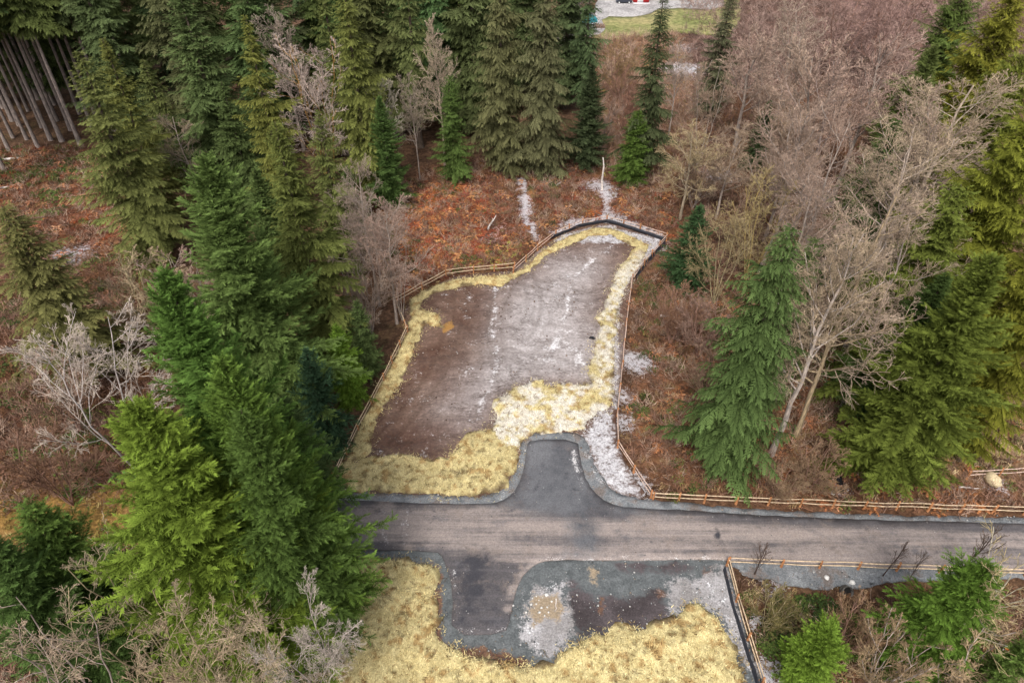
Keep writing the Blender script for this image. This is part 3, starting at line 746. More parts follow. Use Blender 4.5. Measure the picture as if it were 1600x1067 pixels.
def conifer(seed, H, R, c0=.08, nb=330, *a, tr=.0125, **kw):
    return conifer_(seed, H, R, c0, nb, *a, tr=tr, **kw)
def conifer_(seed, H, R, c0=.08, nb=330, elb=-8, elt=48, droop=25, tipup=18, hang=.25, p=.9, dstep=.42, sl=1., wide=1., lumps=.25, tr=.0125, fluff=0):
    g = np.random.default_rng(seed)
    # trunk
    zt = np.linspace(0, 1, 14)
    P = np.stack([.12 * np.sin(zt * 5 + seed) * zt, .12 * np.cos(zt * 4 + seed) * zt - .12 * zt * 0, zt * H], 1)
    r0 = H * tr
    rad = r0 * (1 - zt) ** .85 + .02; rad[0] *= 1.35
    Pt = [P]; tv, tf = tubes(P[None], rad[None], 9)
    # branches
    t = np.sort(g.random(nb)) ** .95
    z = H * (c0 + (.995 - c0) * t)
    prof = (1 - t) ** p * (.62 + .38 * sstep(0, .16, t)) + .025
    L = R * prof * (.55 + .55 * g.random(nb))
    az = np.arange(nb) * 2.39996 + g.random(nb) * .9
    # lumps: some sides and levels carry longer boughs
    L *= 1 + lumps * np.sin(az * 2 + z * .7 + seed) * np.sin(z * 1.15 + seed)
    el0 = R_(elb) + (R_(elt) - R_(elb)) * t ** 1.6 + g.normal(0, R_(7), nb)
    n = 7; s = np.linspace(0, 1, n)
    el = el0[:, None] - R_(droop) * s * (1 - .5 * t[:, None]) + R_(tipup) * s ** 3
    st = (L / (n - 1))[:, None]
    dx = np.cos(el) * st; dz = np.sin(el) * st
    rr = np.concatenate([np.zeros((nb, 1)), np.cumsum(dx[:, :-1], 1)], 1); zz = np.concatenate([np.zeros((nb, 1)), np.cumsum(dz[:, :-1], 1)], 1)
    B = np.stack([np.cos(az)[:, None] * rr, np.sin(az)[:, None] * rr, z[:, None] + zz], 2)
    bv, bf = tubes(B, (.012 + .011 * L)[:, None] * (1 - .85 * s)[None], 3)
    # sprays
    cnt = np.maximum(3, np.ceil(L / dstep)).astype(int) * 2
    bi = np.repeat(np.arange(nb), cnt); k = np.concatenate([np.arange(c) for c in cnt]); cb = cnt[bi]
    ss = .12 + .88 * ((k + .5 + g.random(len(k)) * .6 - .3) / cb); ss = np.clip(ss, .08, .995)
    sgn = np.where(k % 2 == 0, 1., -1.)
    fi = ss * (n - 1); i0 = np.minimum(fi.astype(int), n - 2); fr = (fi - i0)[:, None]
    p0 = B[bi, i0] * (1 - fr) + B[bi, i0 + 1] * fr
    tg = B[bi, i0 + 1] - B[bi, i0]; tg /= np.linalg.norm(tg, axis=1, keepdims=True)
    side = np.cross(tg, [0, 0, 1.]); side /= np.linalg.norm(side, axis=1, keepdims=True) + 1e-9
    a = R_(58) * (1 - .6 * ss ** 2) + g.normal(0, .18, len(k))
    D = tg * np.cos(a)[:, None] + side * (sgn * np.sin(a))[:, None] + np.array([0, 0, -1.]) * (hang * (.4 + 1.1 * g.random(len(k))))[:, None]
    if fluff: D = D + g.normal(0, .22, D.shape) + np.array([0, 0, .12])
    D /= np.linalg.norm(D, axis=1, keepdims=True)
    ln = np.clip(.2 * L[bi] * (1.05 - ss) + .45, .3, .95) * (.7 + .6 * g.random(len(k))) * sl * 1.15 if fluff else np.clip(.42 * L[bi] * (1.05 - ss) + .38, .3, 1.35) * (.75 + .5 * g.random(len(k))) * sl
    M = frames(D, g.normal(0, 1.0 if fluff else .5, len(k)))
    brt = g.normal(0, .13, nb)[bi] + g.normal(0, .09, len(k))
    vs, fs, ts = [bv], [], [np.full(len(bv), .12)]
    off = len(bv)
    tm = g.integers(0, 4, len(k))
    for q, (TV, TF, TT) in enumerate(SPRAYS):
        m = tm == q
        T3 = TV * np.array([1, wide, 1])
        X = np.einsum('nij,vj->nvi', M[m] * ln[m][:, None, None], T3) + p0[m][:, None, :]
        N = m.sum()
        vs.append(X.reshape(-1, 3)); fs.append((TF[None] + (np.arange(N) * len(TV))[:, None, None] + off).reshape(-1, 3))
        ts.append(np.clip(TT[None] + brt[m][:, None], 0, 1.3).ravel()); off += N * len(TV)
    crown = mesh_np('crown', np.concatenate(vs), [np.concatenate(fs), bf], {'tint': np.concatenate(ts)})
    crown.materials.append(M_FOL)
    trunk = mesh_np('trunk', tv, [tf], smooth=True); trunk.materials.append(M_BARK)
    return dict(H=H, R=R, parts=[('trunk', trunk), ('crown', crown)])

CON = {
    'fir1': conifer(1, 27, 5.6, .03, 700, 4, 55, 12, 26, .12, .66, .22, .8, .95, .5, fluff=1),
    'fir2': conifer(2, 27, 5.6, .03, 700, 2, 55, 14, 26, .15, .62, .22, .8, .95, .55, fluff=1),
    'fir3': conifer(3, 25, 5.0, .05, 520, 0, 52, 16, 24, .18, .66, .23, .8, .95, .55, fluff=1),
    'spr1': conifer(4, 27, 5.0, .05, 400, -8, 42, 24, 26, .42, .72, .32, .78, .95, .6),
    'spr2': conifer(5, 27, 4.8, .07, 350, -10, 40, 26, 24, .5, .68, .33, .82, .95, .65),
    'hem1': conifer(6, 27, 4.2, .08, 300, -10, 38, 32, 12, .6, .62, .38, .9, .95, .5),
    'hang': conifer(7, 28, 4.8, .06, 330, -12, 35, 36, 14, .95, .55, .38, 1.05, .75, .55),
    'ced1': conifer(8, 14, 3.4, .02, 380, 0, 50, 22, 30, .45, .62, .2, .62, 1.05, .4, fluff=1),
    'ced2': conifer(9, 24, 4.6, .03, 460, -4, 40, 30, 30, .55, .5, .32, .72, 1.0, .6),
    'ced3': conifer(16, 27, 7.2, .03, 560, -2, 42, 34, 34, .55, .52, .34, .8, .95, .7),
    'tall': conifer(10, 36, 4.4, .50, 220, -14, 35, 26, 14, .5, .5, .46, 1.1, 1.05, .5, tr=.0072),
    'back': conifer(12, 34, 5.0, .10, 300, -12, 35, 28, 16, .6, .52, .48, 1.2, 1.1, .5),
    'back2': conifer(17, 32, 4.6, .14, 280, -8, 38, 26, 18, .5, .6, .46, 1.1, 1.0, .65),
    'thin': conifer(13, 28, 3.4, .18, 210, -20, 30, 36, 14, .7, .5, .4, .95, .95, .7),
    'small': conifer(14, 9, 3.0, .02, 240, 2, 50, 18, 24, .25, .6, .2, .62, 1.1, .35, fluff=1),
    'round': conifer(15, 6, 2.4, .02, 260, 12, 60, 14, 24, .2, .42, .18, .55, 1.2, .3, fluff=1),
}
RK = 1.22
used = set()
def plant(name, kind, x, y, h, rad, colr, bark, label, group, rz=None, cat='tree', lib=CON, tilt=(0, 0)):
    v = lib[kind]
    root = empty(name, (x, y, float(ground_z(np.array([[x, y]]))[0]) - .05))
    root.rotation_euler = (R_(tilt[0]), R_(tilt[1]), (abs(math.sin(x * 12.9 + y * 78.2)) * 43758.5) % 6.28 if rz is None else rz)
    rk = RK if lib is CON else (1.3 if kind != 'sap' else 1.)
    if lib is CON: colr = (colr[0] * 1.08 + .005, colr[1] * 1.10 + .004, colr[2] * 1.2 + .003)
    else: colr = (colr[0] * 1.03, colr[1] * .98, colr[2] * .9)
    root.scale = (rk * rad / v['R'], rk * rad / v['R'], h / v['H'])
    tag(root, label, cat, group)
    for nm, me in v['parts']:
        o = bpy.data.objects.new(nm, me); col.objects.link(o); o.parent = root
        o.color = (*(bark if nm in ('trunk', 'limbs') else colr), 1.)
    return root

BK = (.115, .088, .07)
G1 = 'big firs at the left front'; G2 = 'conifers left of the dirt pad'; G3 = 'conifers behind the orange bracken'; G4 = 'conifers on the right side'
CT = [
    ('fir_tree', 'fir1', 255, 425, 880, 5.6, (.060, .115, .024), 'tall deep green fir behind the brightest fir, its tip beside pinkish bare brush', G1),
    ('fir_tree', 'fir2', 212, 632, 1010, 6.0, (.100, .150, .022), 'broad bright yellow-green fir, the largest crown at the left front', G1),
    ('fir_tree', 'fir3', 375, 640, 1005, 3.6, (.055, .094, .022), 'dark green fir leaning over the left end of the road', G1),
    ('fir_tree', 'fir1', 345, 560, 960, 4.6, (.075, .128, .024), 'mid-green fir wedged between the bright fir and the dark one by the road', G1),
    ('fir_tree', 'fir2', 320, 246, 650, 5.7, (.078, .122, .034), 'soft mid-green fir standing behind the deep green front fir', G2),
    ('spruce_tree', 'spr1', 430, 188, 560, 4.8, (.080, .098, .027), 'dark layered spruce with olive bough tips beside the grey twiggy thicket', G2),
    ('spruce_tree', 'spr2', 496, 172, 430, 3.4, (.086, .104, .032), 'olive spruce right of the mossy broken bare tree', G2),
    ('spruce_tree', 'spr2', 122, 78, 405, 5.4, (.092, .106, .034), 'olive spruce with drooping boughs above the rusty clearing at the left', G2),
    ('spruce_tree', 'spr1', 160, 62, 350, 4.2, (.098, .108, .030), 'slim olive spruce top just behind the drooping olive spruce', G2),
    ('spruce_tree', 'spr1', 278, -18, 300, 6.8, (.064, .094, .034), 'massive dark green spruce behind the small grey bare tree', G2),
    ('spruce_tree', 'spr2', 381, 22, 340, 4.0, (.108, .118, .030), 'narrow yellow-olive spruce with a bent tip left of the mossy bare tree', G2),
    ('cedar_tree', 'ced1', 524, 508, 628, 2.2, (.085, .150, .020), 'small bright green cedar beside the left pad fence', G2),
    ('fir_tree', 'small', 478, 548, 705, 2.4, (.028, .060, .032), 'blue-green young fir below the small bright cedar', G2),
    ('fir_tree', 'fir3', 440, 618, 800, 2.8, (.062, .098, .034), 'grey-green fir with dead twig ends next to the left pad fence', G2),
    ('fir_tree', 'ced1', 40, 792, 1020, 4.2, (.070, .118, .026), 'green fir alone at the left edge below the ochre grass', G1),
    ('fir_tree', 'fir3', -25, 840, 1080, 3.6, (.050, .090, .024), 'darker fir cut off by the left edge below the ochre grass', G1),
    ('hemlock_tree', 'hem1', 5, 320, 590, 5.0, (.098, .100, .036), 'brownish olive hemlock at the left edge above the white bare tree', G2),
    ('spruce_tree', 'spr2', 500, -35, 245, 4.4, (.086, .106, .034), 'tall olive spruce with a pale trunk showing through, behind the mossy bare tree', G3),
    ('spruce_tree', 'hem1', 533, -35, 310, 4.6, (.094, .108, .030), 'tall yellow-olive spruce whose long edge slopes to the bracken corner', G3),
    ('hemlock_tree', 'thin', 632, -45, 232, 4.0, (.076, .094, .034), 'thin hemlock with a bare dark trunk left of the pale twiggy tree', G3),
    ('cedar_tree', 'ced2', 702, 118, 282, 2.6, (.060, .098, .026), 'bright green low cedar at the right foot of the pale twiggy tree', G3),
    ('spruce_tree', 'hang', 782, -30, 268, 5.0, (.088, .092, .042), 'left one of the twin brown-olive spruces with hanging boughs above the bracken', G3),
    ('spruce_tree', 'hang', 852, -35, 274, 5.0, (.084, .088, .044), 'right one of the twin brown-olive spruces with hanging boughs above the bracken', G3),
    ('fir_tree', 'fir3', 926, 100, 264, 3.3, (.042, .060, .028), 'dark blue-grey fir with a bare lower stem right of the twin spruces', G3),
    ('hemlock_tree', 'thin', 922, -25, 190, 3.2, (.050, .078, .034), 'drooping dark hemlock half covering the teal trailer', G3),
    ('hemlock_tree', 'hem1', 1040, -14, 278, 3.9, (.046, .060, .028), 'slender drooping hemlock standing in front of the lawn', G3),
    ('cedar_tree', 'ced1', 998, 175, 288, 3.0, (.062, .105, .022), 'bushy bright green cedar at the foot of the slender hemlock', G3),
    ('hemlock_tree', 'hem1', 1146, -25, 188, 3.6, (.068, .074, .042), 'dark hemlock with a leaning grey trunk right of the frosty yard', G3),
    ('fir_tree', 'fir3', 1204, 156, 268, 2.4, (.052, .078, .034), 'small dark fir among the bare trees, ringed by pale twigs', G4),
    ('fir_tree', 'small', 1093, 326, 450, 2.9, (.036, .074, .030), 'small dark green fir right of the pad far corner', G4),
    ('spruce_tree', 'hang', 1237, 352, 735, 4.4, (.054, .088, .028), 'big green spruce with long drooping boughs above the roadside fence', G4),
    ('spruce_tree', 'hem1', 1277, 368, 640, 3.0, (.068, .096, .034), 'slim green spruce tucked behind the big drooping spruce', G4),
    ('fir_tree', 'fir3', 1462, 72, 340, 4.4, (.076, .100, .030), 'dark fir top with star-like boughs beside the pink bare brush', G4),
    ('fir_tree', 'ced3', 1512, -25, 240, 5.6, (.068, .100, .026), 'dark green broad conifer at the top edge left of the golden-green one', G4),
    ('cedar_tree', 'ced3', 1590, -20, 330, 6.4, (.125, .130, .020), 'golden-green cedar filling the top right corner', G4),
    ('fir_tree', 'spr1', 1402, 188, 450, 5.0, (.055, .090, .028), 'dark green fir seen behind the cream bare branches', G4),
    ('cedar_tree', 'ced3', 1625, 180, 580, 6.2, (.108, .122, .018), 'tall lime-green cedar on the right edge below the golden one', G4),
    ('cedar_tree', 'ced3', 1690, 330, 690, 4.6, (.104, .112, .016), 'yellow-green cedar cut by the right edge, its foot just above the short pale fence', G4),
    ('fir_tree', 'fir2', 1555, 400, 740, 4.8, (.080, .106, .020), 'deep green fir leaning right from beside the pale mossy trunks', G4),
    ('fir_tree', 'ced2', 1500, 290, 620, 4.8, (.086, .110, .022), 'green fir between the cream bare trees and the lime-green cedar', G4),
    ('fir_tree', 'ced1', 1545, 885, 1045, 3.8, (.062, .115, .018), 'bright green fir in front of the near road fence, crossed by a bare bough', G4),
    ('cedar_tree', 'round', 1298, 985, 1070, 2.2, (.095, .158, .022), 'small round lime-green cedar at the bottom edge among brambles', G4),
    ('fir_tree', 'small', 1620, 1000, 1110, 2.0, (.070, .115, .026), 'green young fir cut by the bottom right corner', G4),
    ('spruce_tree', 'spr1', 345, 128, 330, 3.8, (.060, .088, .030), 'dark green spruce between the massive dark one and the narrow bent-tipped one', G2),
    ('spruce_tree', 'hem1', 222, 92, 300, 3.4, (.080, .096, .032), 'green-olive hemlock right of the two olive spruces above the left clearing', G2),
    ('fir_tree', 'fir3', 398, 262, 480, 3.4, (.064, .096, .030), 'dark mid-green fir hidden between the soft green fir and the layered spruce', G2),
    ('fir_tree', 'fir1', 1478, 430, 665, 4.2, (.052, .086, .024), 'deep green fir just left of the yellow-green cedar, behind grey-brown bare twigs', G4),
    ('cedar_tree', 'ced3', 1600, 85, 430, 5.4, (.098, .118, .022), 'mossy green cedar between the golden-green and the lime-green cedars', G4),
    ('fir_tree', 'small', 540, 260, 352, 2.2, (.060, .090, .028), 'small dark fir peeking out behind the grey twiggy thicket', G2),
    ('fir_tree', 'fir3', 592, 150, 325, 2.9, (.052, .092, .026), 'deep green fir with a bare stem foot beside the bracken corner', G3),
    ('cedar_tree', 'ced1', 556, 470, 585, 1.9, (.065, .098, .034), 'grey-green small cedar just above the bright cedar at the left pad fence', G2),
]
for nm, kd, tu, tv, bv, rad, colr, lab, grp in CT:
    x, y, h = top_height(tu, tv, bv)
    plant(nm, kd, x, y, h, rad, colr, BK, lab, grp)

# bare-trunked stand at the top left, some rear trees added to deepen its shade, each front foot where the photo shows it
gt = random.Random(5)
for i, (bu, bv) in enumerate([(127, 229), (98, 223), (80, 220), (61, 233), (43, 219), (20, 214), (15, 236), (8, 268), (-6, 300), (112, 205), (30, 196), (66, 200), (145, 200), (5, 170), (45, 175), (85, 165), (125, 178), (-30, 180), (60, 155), (150, 180), (20, 190), (223, 190), (-25, 240), (-40, 215), (180, 205), (90, 190), (-10, 195)]):
    p = gp(bu, bv)
    plant('conifer_tree', 'tall', p[0], p[1], gt.uniform(33, 40), gt.uniform(3.6, 5.0), (gt.uniform(.046, .075), gt.uniform(.068, .092), .028), (.27, .225, .205),
          'tall conifer with a long bare greyish trunk in the dark stand at the top left', 'bare-trunked conifers at the top left')
# the dark forest behind
for i, (bu, bv) in enumerate([(-60, 150), (10, 160), (60, 145), (120, 160), (180, 150), (240, 165), (300, 150), (350, 190), (410, 165), (455, 180), (560, 190), (590, 150), (520, 150), (640, 165), (680, 190), (730, 175), (745, 215),
                              (700, 140), (760, 140), (820, 160), (880, 170), (30, 110), (100, 100), (180, 105), (260, 100), (340, 105), (420, 100), (500, 105), (580, 100), (660, 100), (740, 100), (820, 105), (885, 110), (-40, 100), (600, 215), (440, 230), (330, 230), (225, 240)]):
    p = gp(bu, bv)
    plant('conifer_tree', ('back', 'back2')[i % 2], p[0], p[1], gt.uniform(29, 36), gt.uniform(4.6, 6.0), (gt.uniform(.044, .070), gt.uniform(.068, .094), gt.uniform(.026, .034)), BK,
          'dark tall conifer packed in the shaded forest along the top edge', 'dark conifers of the back forest')

# ------------------------------------------------------------------ bare broadleaf trees
def grow(P, Rr, k, s0, s1, ratio, ang, up, npts, g, rr=.55, wob=.12, lenprof=None):
    """children of every polyline in P"""
    N, n, _ = P.shape
    Lp = np.linalg.norm(np.diff(P, axis=1), axis=2).sum(1)
    pi = np.repeat(np.arange(N), k); M = len(pi)
    s = s0 + (s1 - s0) * ((np.tile(np.arange(k), N) + g.random(M)) / k)
    fi = s * (n - 1); i0 = np.minimum(fi.astype(int), n - 2); fr = (fi - i0)[:, None]
    p0 = P[pi, i0] * (1 - fr) + P[pi, i0 + 1] * fr
    r0 = (Rr[pi, i0] * (1 - fr[:, 0]) + Rr[pi, i0 + 1] * fr[:, 0]) * rr
    t = P[pi, i0 + 1] - P[pi, i0]; t /= np.linalg.norm(t, axis=1, keepdims=True) + 1e-9
    rnd = g.normal(0, 1, (M, 3)); perp = rnd - (rnd * t).sum(1, keepdims=True) * t
    perp /= np.linalg.norm(perp, axis=1, keepdims=True) + 1e-9
    a = R_(ang) * (.7 + .6 * g.random(M))[:, None]
    d = t * np.cos(a) + perp * np.sin(a)
    lp = (1.15 - .75 * s) if lenprof is None else lenprof(s)
    L = Lp[pi] * ratio * lp * (.7 + .6 * g.random(M))
    pts = [p0]; st = (L / (npts - 1))[:, None]
    for j in range(npts - 1):
        d = d + np.array([0, 0, up]) / npts * 2 + g.normal(0, wob, (M, 3))
        d /= np.linalg.norm(d, axis=1, keepdims=True)
        pts.append(pts[-1] + d * st)
    Q = np.stack(pts, 1)
    R2 = np.maximum(r0[:, None] * (1 - .75 * np.linspace(0, 1, npts))[None], .0)
    return Q, R2

def bare(seed, H, R, k1=16, k2=8, k3=6, k4=3, a1=48, up1=.5, stems=1, s0=.3, ratio=.42, tw=.016, up2=.3, wob=.12):
    g = np.random.default_rng(seed)
    n = 10; zt = np.linspace(0, 1, n)
    st = []
    for q in range(stems):
        az = q * 6.283 / max(stems, 1) + g.random(); sp = .0 if stems == 1 else H * .16
        st.append(np.stack([np.cos(az) * sp * zt ** .8 + np.cumsum(g.normal(0, .012 * H, n)) * zt, np.sin(az) * sp * zt ** .8 + np.cumsum(g.normal(0, .012 * H, n)) * zt, H * .93 * zt * (1 - .1 * (stems > 1) * g.random())], 1))
    P0 = np.array(st); R0 = np.tile((H * (.0095 if stems == 1 else .0048)) * (1 - .86 * zt) + .012, (stems, 1)); R0[:, 0] *= 1.3
    P1, R1 = grow(P0, R0, max(3, k1 // stems), s0, .97, ratio, a1, up1, 8, g, .5, wob * .7)
    P2, R2 = grow(P1, R1, k2, .15, .98, .45, 42, up2, 6, g, .55, wob)
    P3, R3 = grow(P2, R2, k3, .15, .98, .5, 40, up2 * .8, 4, g, .6, wob)
    vs, fs, off = [], [], 0
    tv, tf = tubes(P0, R0, 8); lv, lf = tubes(P1, np.maximum(R1, .02), 5)
    trunk = mesh_np('trunk', np.vstack([tv, lv]), [np.vstack([tf, lf + len(tv)])], smooth=True); trunk.materials.append(M_BARK)
    lev = [(P2, np.maximum(R2, tw * 1.15), 4), (P3, np.maximum(R3, tw * .85), 3)]
    if k4:
        P4, R4 = grow(P3, R3, k4, .2, .98, .6, 38, up2 * .6, 3, g, .7, wob)
        lev.append((P4, np.maximum(R4, tw * .65), 3))
    for P, Rr, sd in lev:
        v, f = tubes(P, Rr, sd); vs.append(v); fs.append(f + off); off += len(v)
    V = np.vstack(vs)
    crown = mesh_np('crown', V, [np.vstack(fs)], smooth=True); crown.materials.append(M_TWIG)
    # normalise to H, R
    rr = np.percentile(np.hypot(V[:, 0], V[:, 1]), 95); hh = V[:, 2].max()
    return dict(H=hh, R=rr, parts=[('trunk', trunk), ('crown', crown)])

BAR = {
    'alder1': bare(21, 18, 6, 20, 9, 6, 4, 55, .3, 1, .36, .36, .012, .1, .18),
    'alder2': bare(22, 18, 5.5, 22, 9, 6, 4, 46, .5, 1, .40, .35, .012, .12, .18),
    'alder3': bare(23, 20, 6, 24, 9, 6, 4, 58, .2, 1, .24, .34, .012, .05, .2),
    'far1': bare(31, 18, 6, 20, 9, 6, 3, 54, .32, 1, .34, .38, .019, .1, .18),
    'far2': bare(32, 18, 5.5, 22, 9, 6, 3, 46, .5, 1, .36, .36, .019, .14, .16),
    'far3': bare(33, 14, 6, 22, 9, 6, 3, 55, .3, 3, .2, .42, .019, .1, .18),
    'maple1': bare(24, 14, 6, 18, 9, 6, 4, 58, .2, 3, .25, .42, .012, .05, .2),
    'maple2': bare(25, 12, 6, 17, 9, 6, 3, 58, .15, 4, .15, .52, .010, .0, .2),
    'white': bare(26, 15, 5, 18, 9, 7, 4, 46, .3, 2, .2, .46, .013, .1, .14),
    'candel': bare(34, 20, 6, 22, 10, 7, 4, 56, .45, 1, .42, .34, .011, .15, .17),
    'brush': bare(27, 7, 3.2, 24, 9, 6, 3, 48, .6, 6, .1, .5, .013, .3),
    'vase': bare(28, 14, 4.5, 22, 8, 5, 3, 38, .4, 5, .12, .5, .013, -.1),
    'bough': bare(35, 12, 5, 9, 7, 4, 2, 50, .2, 1, .3, .5, .013, .05, .16),
    'sap': bare(29, 5, 1.2, 10, 5, 3, 0, 30, .8, 1, .2, .45, .010),
}
B1 = 'bare trees left of the dirt pad'; B2 = 'bare trees behind the bracken'; B3 = 'pinkish bare trees on the right slope'; B4 = 'bare thicket at the bottom left'; B5 = 'bare growth at the bottom right'
PINK = (.38, .285, .25); CREAM = (.40, .33, .255); GREY = (.40, .35, .325); WHITE = (.56, .50, .47); OLIV = (.33, .275, .165); RED = (.27, .16, .125)
TB = (.33, .275, .24)
